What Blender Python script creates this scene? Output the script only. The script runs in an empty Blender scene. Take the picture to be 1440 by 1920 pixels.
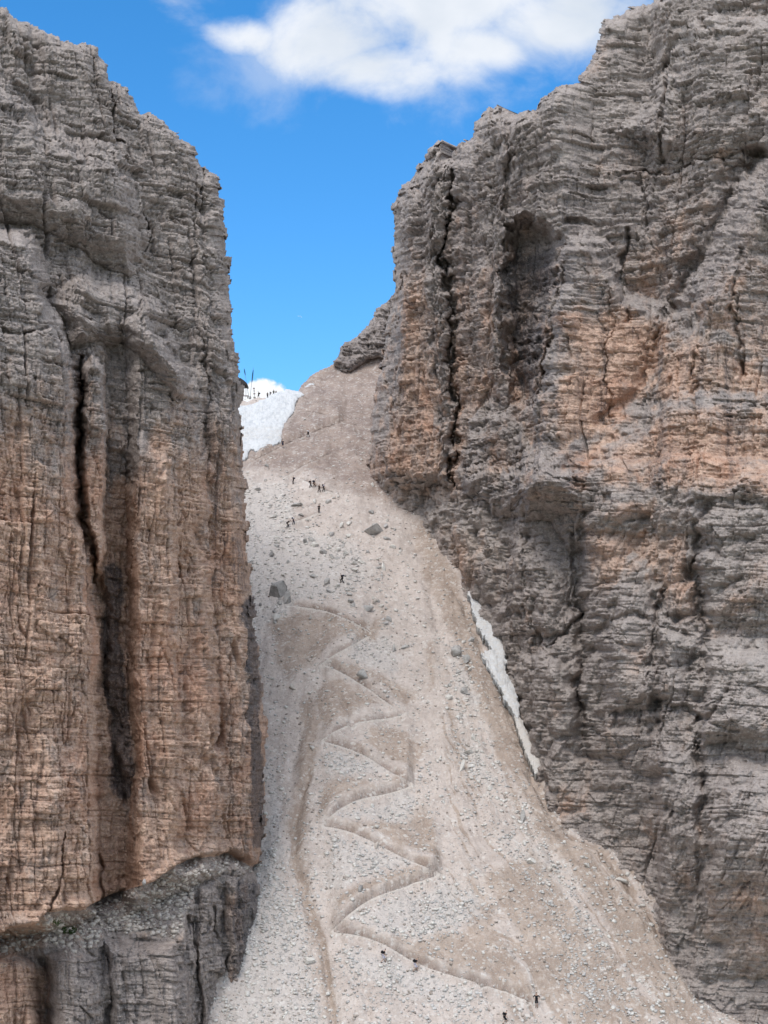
import bpy, math, random, time
import numpy as np
T0 = time.time()
R = math.radians
scene = bpy.context.scene
COL = scene.collection
# ------------------------------------------------------------------ camera
F = 3000.0                 # focal length in photo pixels (photo 1440 x 1920)
PITCH = R(8.0)
cam_d = bpy.data.cameras.new('camera')
cam_d.sensor_fit = 'VERTICAL'; cam_d.sensor_height = 24.0
cam_d.lens = 24.0 * F / 1920.0
cam_d.clip_start = 1.0; cam_d.clip_end = 20000.0
cam = bpy.data.objects.new('camera', cam_d); COL.objects.link(cam)
cam.location = (0, 0, 0); cam.rotation_euler = (R(90) + PITCH, 0, 0)
scene.camera = cam
# ------------------------------------------------------------------ view
scene.view_settings.view_transform = 'Standard'
scene.view_settings.look = 'None'
scene.view_settings.exposure = 0.80
scene.view_settings.gamma = 1.0
# ------------------------------------------------------------------ sun
SUN_EL, SUN_AZ = 56.0, -24.0       # azimuth measured from behind the camera towards its right
sd_ = bpy.data.lights.new('sun', 'SUN'); sd_.energy = 1.25; sd_.angle = R(24.0); sd_.color = (1.0, 0.945, 0.88)
sun = bpy.data.objects.new('sun', sd_); COL.objects.link(sun)
sun.rotation_euler = (R(90 - SUN_EL), 0, R(SUN_AZ))

# ------------------------------------------------------------------ node helper
class NT:
    def __init__(s, tree): s.t = tree; s.n = tree.nodes; s.l = tree.links
    def node(s, ty, **kw):
        nd = s.n.new(ty)
        for k, v in kw.items(): setattr(nd, k, v)
        return nd
    def put(s, sock, v):
        if hasattr(v, 'is_output'): s.l.new(v, sock)
        elif v is not None: sock.default_value = v
    def m(s, op, a, b=None, c=None, clamp=False):
        nd = s.node('ShaderNodeMath', operation=op); nd.use_clamp = clamp
        s.put(nd.inputs[0], a)
        if b is not None: s.put(nd.inputs[1], b)
        if c is not None: s.put(nd.inputs[2], c)
        return nd.outputs[0]
    def mr(s, v, a, b, c=0.0, d=1.0, smooth=True):
        nd = s.node('ShaderNodeMapRange'); nd.clamp = True
        if smooth: nd.interpolation_type = 'SMOOTHSTEP'
        for i, q in enumerate((v, a, b, c, d)): s.put(nd.inputs[i], q)
        return nd.outputs[0]
    def mix(s, f, a, b, mode='MIX'):
        nd = s.node('ShaderNodeMix', data_type='RGBA', blend_type=mode)
        s.put(nd.inputs[0], f); s.put(nd.inputs[6], a); s.put(nd.inputs[7], b)
        return nd.outputs[2]
    def noise(s, vec, scale, detail=4.0, rough=0.55, dist=0.0):
        nd = s.node('ShaderNodeTexNoise'); s.put(nd.inputs['Vector'], vec)
        nd.inputs['Scale'].default_value = scale; nd.inputs['Detail'].default_value = detail
        nd.inputs['Roughness'].default_value = rough; nd.inputs['Distortion'].default_value = dist
        return nd.outputs[0]
    def mapping(s, vec, sc=(1, 1, 1), loc=(0, 0, 0), rot=(0, 0, 0)):
        nd = s.node('ShaderNodeMapping'); s.put(nd.inputs['Vector'], vec)
        nd.inputs['Scale'].default_value = sc; nd.inputs['Location'].default_value = loc
        nd.inputs['Rotation'].default_value = rot
        return nd.outputs[0]
    def attr(s, name):
        return s.node('ShaderNodeAttribute', attribute_name=name).outputs['Fac']

def rgb(r, g, b): return (r, g, b, 1.0)

# ------------------------------------------------------------------ world: sky and clouds
def tanel(py): return math.tan(PITCH + math.atan((960 - py) / F))
W = bpy.data.worlds.new('World'); scene.world = W; W.use_nodes = True
w = NT(W.node_tree); w.n.clear()
sky = w.node('ShaderNodeTexSky', sky_type='NISHITA'); sky.sun_disc = False
sky.sun_elevation = R(SUN_EL); sky.sun_rotation = R(180 - SUN_AZ)
sky.altitude = 2700; sky.air_density = 1.0; sky.dust_density = 0.3; sky.ozone_density = 1.0
hs = w.node('ShaderNodeHueSaturation'); w.put(hs.inputs['Color'], sky.outputs[0])
hs.inputs['Saturation'].default_value = 1.36; hs.inputs['Hue'].default_value = 0.496; hs.inputs['Value'].default_value = 1.5
tc = w.node('ShaderNodeTexCoord').outputs['Generated']
sp = w.node('ShaderNodeSeparateXYZ'); w.put(sp.inputs[0], tc)
ysafe = w.m('MAXIMUM', sp.outputs[1], 0.05)
gx = w.m('DIVIDE', sp.outputs[0], ysafe); gz = w.m('DIVIDE', sp.outputs[2], ysafe)
nv = w.mapping(tc, (1, 1, 1.35))
n1 = w.noise(nv, 14.0, 9.0, 0.58, 0.25)
n2_ = w.noise(nv, 5.0, 3.0, 0.5)
def blob(cx, cz, rx, rz, flat=1.0):
    a = w.m('DIVIDE', w.m('SUBTRACT', gx, cx), rx); b = w.m('DIVIDE', w.m('SUBTRACT', gz, cz), rz)
    return w.m('SUBTRACT', 1.0, w.m('SQRT', w.m('ADD', w.m('MULTIPLY', a, a), w.m('MULTIPLY', b, b))))
def at_px(px): return (px - 720) / F
cl = blob(at_px(840), tanel(-40), 0.135, 0.07)
for c in ((450, 68, .026, .016), (620, 70, .06, .05), (1060, 60, .085, .05), (690, 125, .065, .026), (930, 95, .07, .03)):
    cl = w.m('MAXIMUM', cl, blob(at_px(c[0]), tanel(c[1]) , c[2], c[3]))
cm = w.m('ADD', cl, w.m('MULTIPLY', w.m('SUBTRACT', n1, 0.50), 2.2))
cmask = w.m('MULTIPLY', w.mr(cm, -0.22, 0.75), 0.95)
faint = w.m('MULTIPLY', w.mr(w.m('ADD', blob(at_px(500), tanel(130), .07, .05), w.m('MULTIPLY', w.m('SUBTRACT', n1, .5), 2.2)), 0.1, 0.9), 0.35)
cmask = w.m('MAXIMUM', cmask, faint)
c2 = w.m('ADD', blob(at_px(487), tanel(752), .0185, .0150), w.m('MULTIPLY', w.m('SUBTRACT', w.noise(tc, 160.0, 4.0, .5), 0.5), 0.55))
cmask = w.m('MAXIMUM', cmask, w.mr(c2, 0.0, 0.2))
# unseen bright cloud added outside the picture as fill, to raise the ambient light
far = w.m('MULTIPLY', w.mr(n2_, 0.36, 0.50), w.mr(sp.outputs[1], 0.66, 0.35))
cmask = w.m('MAXIMUM', cmask, w.m('MULTIPLY', far, 0.9))
n3 = w.noise(w.mapping(tc, (1, 1, 1.6), (.3, 0, .02)), 9.0, 6.0, .5)
ccol = w.mix(w.mr(n3, 0.35, 0.68), rgb(4.3, 4.65, 5.1), rgb(5.5, 5.65, 5.9))
ccol = w.mix(far, ccol, rgb(8.5, 8.9, 9.4))
ccol = w.mix(w.mr(c2, 0.0, 0.2), ccol, rgb(5.9, 6.1, 6.4))
skymix = w.mix(cmask, hs.outputs[0], ccol)
bg = w.node('ShaderNodeBackground'); w.put(bg.inputs[0], skymix); bg.inputs[1].default_value = 0.10
out = w.node('ShaderNodeOutputWorld'); w.l.new(bg.outputs[0], out.inputs[0])

# ------------------------------------------------------------------ numpy noise
f32 = np.float32
def hsh(i, j, seed=0):
    i = i.astype(np.int64).astype(np.uint32); j = j.astype(np.int64).astype(np.uint32)
    h = i * np.uint32(374761393) + j * np.uint32(668265263) + np.uint32((seed * 2246822519 + 97) & 0xffffffff)
    h = (h ^ (h >> np.uint32(13))) * np.uint32(1274126177)
    h ^= h >> np.uint32(16); h = h * np.uint32(2246822519); h ^= h >> np.uint32(15)
    return (h & np.uint32(0xffffff)).astype(f32) / f32(16777215.0)
def n2(x, y, seed=0):
    """gradient noise about -1..1"""
    xi = np.floor(x); yi = np.floor(y); xf = (x - xi).astype(f32); yf = (y - yi).astype(f32)
    u = xf * xf * xf * (xf * (xf * 6 - 15) + 10); v = yf * yf * yf * (yf * (yf * 6 - 15) + 10)
    def g(di, dj):
        a = hsh(xi + di, yi + dj, seed) * f32(6.2831853)
        return np.cos(a) * (xf - di) + np.sin(a) * (yf - dj)
    a = g(0, 0); b = g(1, 0); c = g(0, 1); d = g(1, 1)
    return ((a + (b - a) * u) * (1 - v) + (c + (d - c) * u) * v) * f32(1.5)
def fbm(x, y, o=4, seed=0, gain=.5, ridged=False):
    s = 0; a = 1.0; t = 0
    for k in range(o):
        n = n2(x, y, seed + k * 17)
        s = s + a * ((1 - 2 * np.abs(n)) if ridged else n); t += a
        x, y = x * 1.93 + y * .31 + 5.2, y * 1.93 - x * .31 + 1.7; a *= gain
    return s / t
def fbs(x, y, o=4, seed=0, gain=.5):
    """fbm that keeps the axes (for stretched features)"""
    s = 0; a = 1.0; t = 0
    for k in range(o):
        s = s + a * n2(x + 3.1 * k, y + 7.7 * k, seed + k * 13); t += a
        x = x * 2.03; y = y * 2.03; a *= gain
    return s / t
def bricks(s, z, bw, bh, seed):
    zi = np.floor(z / bh); fz = z / bh - zi
    r = hsh(zi, zi * 0, seed); ww = bw * (.55 + .9 * hsh(zi, zi * 0 + 5, seed))
    q = s / ww + r * 37; qi = np.floor(q); fq = q - qi
    v = hsh(qi, zi, seed + 3)
    e = np.minimum(np.minimum(fz, 1 - fz) * bh, np.minimum(fq, 1 - fq) * ww)
    return v, e, fz
def cell(x, y, seed):
    """worley: distance to nearest point, random of that cell, gap to the second"""
    xi = np.floor(x); yi = np.floor(y); d1 = np.full(x.shape, 9, f32); d2 = d1.copy(); idv = np.zeros(x.shape, f32)
    for i in (-1, 0, 1):
        for j in (-1, 0, 1):
            cx = xi + i; cy = yi + j
            dx = cx + hsh(cx, cy, seed) - x; dy = cy + hsh(cx, cy, seed + 1) - y
            d = np.sqrt(dx * dx + dy * dy); nw = d < d1
            d2 = np.where(nw, d1, np.minimum(d2, d)); idv = np.where(nw, hsh(cx, cy, seed + 2), idv); d1 = np.where(nw, d, d1)
    return d1, idv, d2 - d1
def ss(x, a, b):
    t = np.clip((x - a) / (b - a), 0, 1); return t * t * (3 - 2 * t)
def dline(px, py, line):
    d = np.full(px.shape, 1e9, f32)
    for (x0, y0), (x1, y1) in zip(line[:-1], line[1:]):
        dx, dy = x1 - x0, y1 - y0; L = dx * dx + dy * dy + 1e-9
        t = np.clip(((px - x0) * dx + (py - y0) * dy) / L, 0, 1)
        d = np.minimum(d, (px - x0 - t * dx) ** 2 + (py - y0 - t * dy) ** 2)
    return np.sqrt(d)
def sdp(px, py, poly):
    """signed distance to polygon, positive inside"""
    d = dline(px, py, list(poly) + [poly[0]])
    ins = np.zeros(px.shape, bool)
    n = len(poly)
    for k in range(n):
        x0, y0 = poly[k]; x1, y1 = poly[(k + 1) % n]
        if y0 == y1: continue
        c = ((y0 > py) != (y1 > py)) & (px < (x1 - x0) * (py - y0) / (y1 - y0) + x0)
        ins ^= c
    return np.where(ins, d, -d)
def interp(x, pts):
    a = np.array(pts, float); return np.interp(x, a[:, 0], a[:, 1])

CP, SP = math.cos(PITCH), math.sin(PITCH)
def world(px, py, Y):
    a = (px - 720) / F; b = (960 - py) / F
    dy = CP - b * SP; dz = SP + b * CP
    k = Y / dy
    return np.stack([a * k, Y + 0 * a, dz * k], -1)

# ------------------------------------------------------------------ mesh helpers
def put(name, verts, faces, mat=None, parent=None, attrs=None, smooth=False):
    me = bpy.data.meshes.new(name)
    faces = np.asarray(faces, np.int32); verts = np.asarray(verts, np.float32)
    me.vertices.add(len(verts)); me.vertices.foreach_set('co', verts.ravel())
    k = faces.shape[1]; me.loops.add(faces.size); me.loops.foreach_set('vertex_index', faces.ravel())
    me.polygons.add(len(faces)); me.polygons.foreach_set('loop_start', np.arange(len(faces), dtype=np.int32) * k)
    me.polygons.foreach_set('loop_total', np.full(len(faces), k, np.int32))
    me.update(calc_edges=True)
    if smooth: me.polygons.foreach_set('use_smooth', np.ones(len(faces), bool))
    for an, av in (attrs or {}).items():
        at = me.attributes.new(an, 'FLOAT', 'POINT'); at.data.foreach_set('value', np.ascontiguousarray(av, np.float32))
    if mat: me.materials.append(mat)
    o = bpy.data.objects.new(name, me); COL.objects.link(o)
    if parent: o.parent = parent
    return o
def tag(o, label=None, cat=None, group=None, kind=None):
    if label: o['label'] = label
    if cat: o['category'] = cat
    if group: o['group'] = group
    if kind: o['kind'] = kind
    return o
def grid(x0, x1, y0, y1, st):
    xs = np.arange(x0, x1 + st * .5, st); ys = np.arange(y0, y1 + st * .5, st)
    PX, PY = np.meshgrid(xs, ys); return PX.astype(np.float64), PY.astype(np.float64)
def cells(mask):
    """quads whose four corners are inside; also the vertex remap"""
    h, wd = mask.shape
    c = mask[:-1, :-1] & mask[1:, :-1] & mask[:-1, 1:] & mask[1:, 1:]
    r, q = np.nonzero(c); i = r * wd + q
    return np.stack([i, i + wd, i + wd + 1, i + 1], -1), c
def sheet(name, P, mask, mat, attrs, back=None, smooth=False, facesel=None):
    """mesh from a grid of points; its rim is carried backwards by `back` so that it is a solid mass"""
    Fq, _ = cells(mask)
    if facesel is not None: Fq = Fq[facesel.ravel()[Fq[:, 0]]]
    V = P.reshape(-1, 3)
    used = np.zeros(len(V), bool); used[Fq.ravel()] = True
    remap = np.cumsum(used) - 1; idx = np.nonzero(used)[0]
    Fq = remap[Fq]; V2 = V[idx]; at = {k: v.ravel()[idx] for k, v in attrs.items()}
    if back is not None:
        E = np.concatenate([Fq[:, [0, 1]], Fq[:, [1, 2]], Fq[:, [2, 3]], Fq[:, [3, 0]]])
        key = np.sort(E, 1); key = key[:, 0].astype(np.int64) * len(V2) + key[:, 1]
        _, inv, cnt = np.unique(key, return_inverse=True, return_counts=True)
        B = E[cnt[inv.ravel()] == 1]
        bv = np.unique(B); mp = np.zeros(len(V2), np.int64)
        nb = len(bv); Vs = [V2]; prev = bv
        base = len(V2); allF = [Fq]
        steps = back(V2[bv])
        for k, S in enumerate(steps):
            cur = np.arange(nb) + base + k * nb
            Vs.append(S); mp[bv] = cur
            pm = np.zeros(len(V2), np.int64); pm[bv] = prev
            a = pm[B[:, 0]]; b = pm[B[:, 1]]; c = mp[B[:, 1]]; d = mp[B[:, 0]]
            allF.append(np.stack([b, a, d, c], -1)); prev = cur
        for k2 in at: at[k2] = np.concatenate([at[k2]] + [at[k2][bv]] * len(steps))
        V2 = np.concatenate(Vs); Fq = np.concatenate(allF)
    return put(name, V2, Fq, mat, attrs=at, smooth=smooth)

# ------------------------------------------------------------------ materials
def new_mat(name, rough=.9):
    m = bpy.data.materials.new(name); m.use_nodes = True
    t = NT(m.node_tree); b = t.n['Principled BSDF']; b.inputs['Roughness'].default_value = rough
    b.inputs['Specular IOR Level'].default_value = .15
    return m, t, b
def flat_mat(name, c, rough=.8, spec=.2):
    m, t, b = new_mat(name, rough); b.inputs['Specular IOR Level'].default_value = spec
    g = t.node('ShaderNodeNewGeometry').outputs['Position']
    n = t.noise(g, 9.0, 3.0)
    t.put(b.inputs['Base Color'], t.mix(t.mr(n, .3, .7), rgb(*[q * .8 for q in c]), rgb(*[min(1, q * 1.15) for q in c])))
    return m
def rock_mat():
    m, t, b = new_mat('dolomite rock')
    P = t.node('ShaderNodeNewGeometry').outputs['Position']
    tint = t.attr('tint'); stain_shade = t.attr('stain_shade'); pale = t.attr('pale')
    big = t.noise(P, .09, 6.0, .62)
    mid = t.noise(t.mapping(P, (1, 1, 1.6)), .7, 9.0, .74)
    bed = t.noise(t.mapping(P, (.14, .14, 3.4)), 1.0, 9.0, .70, .1)
    line = t.noise(t.mapping(P, (.30, .30, 6.5), (3, 1, 2)), 1.0, 5.0, .6, .2)
    streak = t.noise(t.mapping(P, (1.9, 1.9, .06)), 1.0, 8.0, .72, .25)
    fine = t.noise(P, 2.4, 10.0, .80)
    grain = t.noise(P, 4.5, 8.0, .80)
    mod = t.mr(t.noise(P, .16, 4.0, .6), .40, .62)
    grey = t.mix(t.mr(mid, .38, .62), rgb(.245, .222, .208), rgb(.40, .365, .338))
    warm = t.mix(t.mr(mid, .36, .62), rgb(.34, .255, .21), rgb(.53, .43, .36))
    warm = t.mix(t.m('MULTIPLY', t.mr(big, .48, .64), .6), warm, rgb(.42, .27, .20))
    tf = t.mr(t.m('ADD', tint, t.m('MULTIPLY', t.m('SUBTRACT', t.noise(t.mapping(P, (1, 1, .6)), .33, 8.0, .72), .5), 1.5)), .22, .82)
    c = t.mix(tf, grey, warm)
    c = t.mix(t.m('MULTIPLY', t.mr(bed, .50, .66), t.m('MULTIPLY_ADD', mod, .45, .12)), c, t.mix(tf, rgb(.14, .135, .14), rgb(.24, .17, .135)))
    c = t.mix(t.m('MULTIPLY', t.mr(bed, .46, .32), .45), c, t.mix(tf, rgb(.42, .40, .375), rgb(.56, .43, .32)))
    c = t.mix(t.m('MULTIPLY', t.mr(line, .57, .66), t.m('MULTIPLY_ADD', mod, .45, .1)), c, rgb(.09, .082, .08))  # flecks along the beds: bedding shadows and dark pockets put into the colour
    c = t.mix(t.m('MULTIPLY', t.mr(streak, .54, .66), t.m('MULTIPLY_ADD', t.mr(t.noise(P, .12, 3.0), .42, .58), .65, .22)), c, t.mix(tf, rgb(.13, .125, .13), rgb(.24, .16, .13)))
    st = t.mr(t.m('ADD', stain_shade, t.m('MULTIPLY', t.m('SUBTRACT', streak, .5), 1.5)), .35, .85)
    c = t.mix(t.m('MULTIPLY', st, .8), c, t.mix(t.mr(fine, .4, .6), rgb(.05, .052, .06), rgb(.12, .12, .13)))
    c = t.mix(t.m('MULTIPLY', pale, .55), c, rgb(.50, .475, .44))
    c = t.mix(t.m('MULTIPLY', t.mr(fine, .56, .66), .5), c, rgb(.07, .064, .062))
    c = t.mix(t.m('MULTIPLY', t.mr(grain, .54, .66), .7), c, t.mix(tf, rgb(.58, .55, .52), rgb(.66, .54, .43)))
    c = t.mix(t.m('MULTIPLY', t.mr(grain, .46, .37), .65), c, rgb(.05, .046, .046))
    c = t.mix(1.0, c, t.mix(tf, rgb(1.02, .955, .935), rgb(1.18, 1.02, .93)), 'MULTIPLY')
    t.put(b.inputs['Base Color'], c)
    h = t.m('ADD', t.m('MULTIPLY', fine, .8), t.m('MULTIPLY', t.noise(t.mapping(P, (2.2, 2.2, 7.0)), 1.0, 8.0, .72), .9))
    bp = t.node('ShaderNodeBump'); bp.inputs['Strength'].default_value = .8; bp.inputs['Distance'].default_value = .24
    t.put(bp.inputs['Height'], h); t.l.new(bp.outputs[0], b.inputs['Normal'])
    return m
def scree_mat(name, trail=False):
    m, t, b = new_mat(name)
    P = t.node('ShaderNodeNewGeometry').outputs['Position']
    brown = t.attr('brown'); grey = t.attr('grey'); red = t.attr('red')
    n = t.noise(P, .22, 6.0, .62); fine = t.noise(P, 2.6, 6.0, .72); grain = t.noise(P, 6.0, 3.0, .7)
    c = t.mix(t.mr(n, .35, .65), rgb(.49, .44, .405), rgb(.58, .53, .49))
    bf = t.mr(t.m('ADD', brown, t.m('MULTIPLY', t.m('SUBTRACT', t.noise(P, .5, 8.0, .72), .5), 1.0)), .2, .7)
    c = t.mix(t.m('MULTIPLY', bf, .72), c, t.mix(t.mr(n, .4, .6), rgb(.285, .22, .17), rgb(.37, .295, .235)))
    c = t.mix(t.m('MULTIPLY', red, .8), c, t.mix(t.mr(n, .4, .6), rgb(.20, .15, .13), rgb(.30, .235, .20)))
    m2 = t.noise(P, .9, 8.0, .72)
    c = t.mix(t.m('MULTIPLY', t.mr(m2, .48, .60), .28), c, rgb(.35, .30, .26)); c = t.mix(t.m('MULTIPLY', t.mr(m2, .50, .38), .3), c, rgb(.62, .58, .54))
    gf = t.mr(t.m('ADD', grey, t.m('MULTIPLY', t.m('SUBTRACT', t.noise(P, .4, 8.0, .75), .5), 1.8)), .3, .8)
    c = t.mix(t.m('MULTIPLY', gf, .9), c, rgb(.545, .52, .495))
    c = t.mix(1.0, c, rgb(1.0, .947, .922), 'MULTIPLY')
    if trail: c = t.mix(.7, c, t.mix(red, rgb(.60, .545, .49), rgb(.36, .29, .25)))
    vo = t.node('ShaderNodeTexVoronoi'); t.put(vo.inputs['Vector'], P); vo.inputs['Scale'].default_value = 2.7
    sc = t.node('ShaderNodeSeparateColor'); t.put(sc.inputs[0], vo.outputs['Color'])
    peb = t.m('MULTIPLY', t.mr(sc.outputs[0], .72, .95), t.mr(t.noise(P, .6, 3.0), .4, .6))
    c = t.mix(t.m('MULTIPLY', peb, .55), c, rgb(.70, .67, .63))
    peb2 = t.m('MULTIPLY', t.mr(sc.outputs[1], .75, .95), t.m('ADD', .25, t.m('MULTIPLY', gf, .5)))
    c = t.mix(t.m('MULTIPLY', peb2, .6), c, rgb(.23, .215, .205))
    c = t.mix(t.m('MULTIPLY', t.mr(fine, .56, .74), .5), c, rgb(.24, .20, .17))
    c = t.mix(t.m('MULTIPLY', t.mr(grain, .55, .75), .5), c, rgb(.72, .69, .65))
    t.put(b.inputs['Base Color'], c)
    h = t.m('ADD', t.m('MULTIPLY', fine, .8), t.m('ADD', t.m('MULTIPLY', grain, .4), t.m('MULTIPLY', vo.outputs['Distance'], -.25)))
    bp = t.node('ShaderNodeBump'); bp.inputs['Strength'].default_value = .7; bp.inputs['Distance'].default_value = .35
    t.put(bp.inputs['Height'], h); t.l.new(bp.outputs[0], b.inputs['Normal'])
    return m
def stone_mat(name, c0, c1):
    m, t, b = new_mat(name)
    P = t.node('ShaderNodeNewGeometry').outputs['Position']
    c = t.mix(t.mr(t.noise(P, 1.1, 6.0, .65), .35, .65), rgb(*c0), rgb(*c1))
    c = t.mix(t.m('MULTIPLY', t.mr(t.noise(P, 5.0, 5.0, .65), .52, .7), .4), c, rgb(*[q * .45 for q in c0]))
    t.put(b.inputs['Base Color'], c)
    bp = t.node('ShaderNodeBump'); bp.inputs['Strength'].default_value = .6; bp.inputs['Distance'].default_value = .2
    t.put(bp.inputs['Height'], t.noise(P, 4.0, 6.0, .65)); t.l.new(bp.outputs[0], b.inputs['Normal'])
    return m
def snow_mat():
    m, t, b = new_mat('old snow', .6)
    P = t.node('ShaderNodeNewGeometry').outputs['Position']
    dirt = t.attr('dirt')
    v = t.noise(t.mapping(P, (1.3, .5, .25)), 1.0, 7.0, .65, .6)
    c = t.mix(t.mr(v, .42, .66), rgb(.62, .625, .63), rgb(.49, .505, .52))
    c = t.mix(t.m('MULTIPLY', t.mr(t.m('ADD', dirt, t.m('MULTIPLY', t.m('SUBTRACT', t.noise(P, 1.3, 6.0, .7), .5), 1.1)), .3, .8), .65), c, rgb(.50, .44, .375))
    c = t.mix(t.m('MULTIPLY', t.mr(t.noise(P, 3.5, 6.0, .7), .56, .7), .4), c, rgb(.42, .39, .36))
    t.put(b.inputs['Base Color'], c)
    bp = t.node('ShaderNodeBump'); bp.inputs['Strength'].default_value = .6; bp.inputs['Distance'].default_value = .35
    t.put(bp.inputs['Height'], v); t.l.new(bp.outputs[0], b.inputs['Normal'])
    return m
ROCK = rock_mat(); SCREE = scree_mat('scree gravel'); TRAIL = scree_mat('trodden scree path', True); SNOW = snow_mat()

# ------------------------------------------------------------------ scree slope: depth along the view
# long profile of the slope (horizontal distance, height)
PROF = np.array([(0, -190), (120, -99), (170, -61.5), (214, -28.2), (250, -1.3), (289, 28.8), (321, 51.0), (350, 67.5), (372, 79.5), (385, 86.0), (392, 92.0), (404, 110.0), (416, 132.0)], float)
_pyt = np.arange(520, 2600, 4.0)
_tz = np.tan(PITCH + np.arctan((960 - _pyt) / F))
_hh = np.arange(120, 415, .1); _zz = np.interp(_hh, PROF[:, 0], PROF[:, 1])
_el = _zz / _hh            # rises with distance
_Yt = np.interp(_tz, _el, _hh)
def screeY(px, py): return np.interp(py, _pyt, _Yt)
def up(P, dz): Q = P.copy(); Q[..., 2] += dz; return Q

LEGS = [  # every leg of the zigzag path, in photo pixels, with the height of the bank above it
    ([(618, 1770), (660, 1783), (718, 1799), (777, 1817), (880, 1842), (960, 1868), (1003, 1886)], 1.5),
    ([(618, 1770), (660, 1742), (700, 1713), (740, 1688), (775, 1665), (828, 1642)], 1.5),
    ([(600, 1572), (640, 1585), (690, 1602), (760, 1622), (826, 1641)], 1.4),
    ([(600, 1570), (640, 1545), (680, 1523), (730, 1500), (776, 1476)], 1.5),
    ([(600, 1414), (640, 1427), (690, 1441), (735, 1460), (778, 1475)], 1.3),
    ([(600, 1414), (625, 1400), (660, 1382), (700, 1366), (742, 1352), (765, 1338)], .9),
    ([(606, 1270), (640, 1286), (690, 1309), (740, 1335)], 1.3),
    ([(596, 1272), (625, 1254), (660, 1232), (692, 1205)], 1.0),
    ([(540, 1145), (590, 1163), (640, 1180), (694, 1198)], .9),
    ([(463, 873), (500, 853), (532, 837), (575, 821), (610, 806), (648, 789)], 1.3),
    ([(565, 773), (600, 779), (640, 788)], .7),
    ([(530, 898), (555, 885), (590, 868), (625, 850)], .6),
    ([(560, 745), (580, 752), (610, 763)], .7),
    ([(555, 896), (580, 909), (606, 920), (625, 925)], .7),
    ([(520, 985), (550, 981), (580, 970), (598, 961)], .5),
]
BROWN = [
    [(728, 1795), (770, 1780), (830, 1752), (900, 1740), (960, 1800), (1002, 1872), (880, 1837), (777, 1813)],
    [(625, 1755), (640, 1720), (720, 1665), (800, 1640), (770, 1668), (700, 1711)],
    [(672, 1585), (700, 1575), (760, 1555), (790, 1500), (820, 1560), (828, 1636), (760, 1617)],
    [(588, 1562), (600, 1500), (650, 1490), (700, 1500), (762, 1480), (680, 1520)],
    [(680, 1430), (695, 1385), (760, 1370), (800, 1400), (782, 1470), (710, 1442)],
    [(600, 1410), (585, 1330), (600, 1290), (650, 1300), (710, 1335), (660, 1375)],
    [(620, 1272), (700, 1280), (790, 1300), (765, 1335), (690, 1303)],
    [(500, 1170), (560, 1155), (640, 1183), (690, 1203), (600, 1258), (540, 1290), (510, 1240)],
    [(768, 972), (800, 975), (850, 1080), (880, 1110), (905, 1200), (960, 1330), (1040, 1500), (1130, 1620), (1240, 1740), (1350, 1930), (1270, 1930), (1160, 1760), (1010, 1560), (900, 1330), (850, 1200), (800, 1090)],
    [(555, 1470), (565, 1330), (590, 1300), (600, 1400), (590, 1480), (575, 1600), (588, 1700), (612, 1780), (628, 1930), (610, 1930), (588, 1800), (560, 1700), (545, 1600), (535, 1540)],
    [(800, 1200), (820, 1200), (825, 1300), (800, 1300)],
    [(690, 1180), (740, 1130), (700, 1230), (660, 1220)],
    [(900, 1640), (1000, 1600), (1150, 1800), (1230, 1930), (1100, 1930), (980, 1780)],
]
GREY = [
    [(500, 1400), (530, 1500), (530, 1640), (585, 1780), (605, 1930), (400, 1930), (470, 1650), (495, 1560)],
    [(640, 1770), (740, 1702), (830, 1648), (910, 1680), (900, 1725), (770, 1775), (730, 1795)],
    [(640, 1795), (770, 1825), (900, 1858), (860, 1890), (740, 1880), (650, 1850)],
    [(440, 900), (540, 900), (560, 985), (660, 1010), (720, 1080), (650, 1140), (560, 1150), (440, 1230)],
    [(620, 1590), (700, 1610), (790, 1635), (700, 1680), (630, 1720), (600, 1680)],
    [(620, 1430), (700, 1450), (740, 1475), (640, 1490), (610, 1480)],
    [(680, 1540), (770, 1480), (800, 1520), (740, 1570), (660, 1590), (620, 1575)],
    [(930, 1560), (1010, 1600), (1120, 1760), (1180, 1900), (1100, 1900), (1010, 1720)],
    [(650, 1205), (720, 1190), (770, 1240), (720, 1290), (650, 1270)],
    [(830, 1200), (880, 1210), (920, 1300), (900, 1360), (850, 1290)],
    [(850, 1380), (910, 1400), (930, 1480), (870, 1460)],
]
RED = [[(500, 735), (640, 640), (760, 560), (780, 900), (830, 960), (770, 960), (690, 930), (600, 890), (450, 872), (545, 790), (560, 745)]]
MOAT = [(800, 985), (845, 1075), (872, 1112), (900, 1190), (925, 1250), (960, 1330), (990, 1400), (1022, 1490), (1070, 1545), (1130, 1570), (1180, 1640), (1225, 1700), (1260, 1770), (1310, 1850), (1400, 1890), (1460, 1900)]
GULLIES = [([(578, 1470), (560, 1520), (550, 1580), (560, 1640), (575, 1700), (598, 1765), (610, 1800), (618, 1860), (628, 1930)], 9, .8),
           ([(640, 1330), (655, 1370), (660, 1400)], 6, .5), ([(775, 985), (800, 1090), (830, 1180), (850, 1260)], 14, .9),
           ([(600, 1290), (575, 1340), (560, 1400), (545, 1470)], 10, .6), ([(655, 1850), (680, 1890), (690, 1930)], 6, .5),
           ([(1000, 1560), (1100, 1690), (1200, 1850)], 12, .5), ([(900, 1850), (920, 1880), (935, 1930)], 6, .4)]
STX = 2.0
PX, PY = grid(150, 1560, 540, 2360, STX)
Y = screeY(PX, PY)
P = world(PX, PY, Y)
x, y = P[..., 0], P[..., 1]
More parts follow.
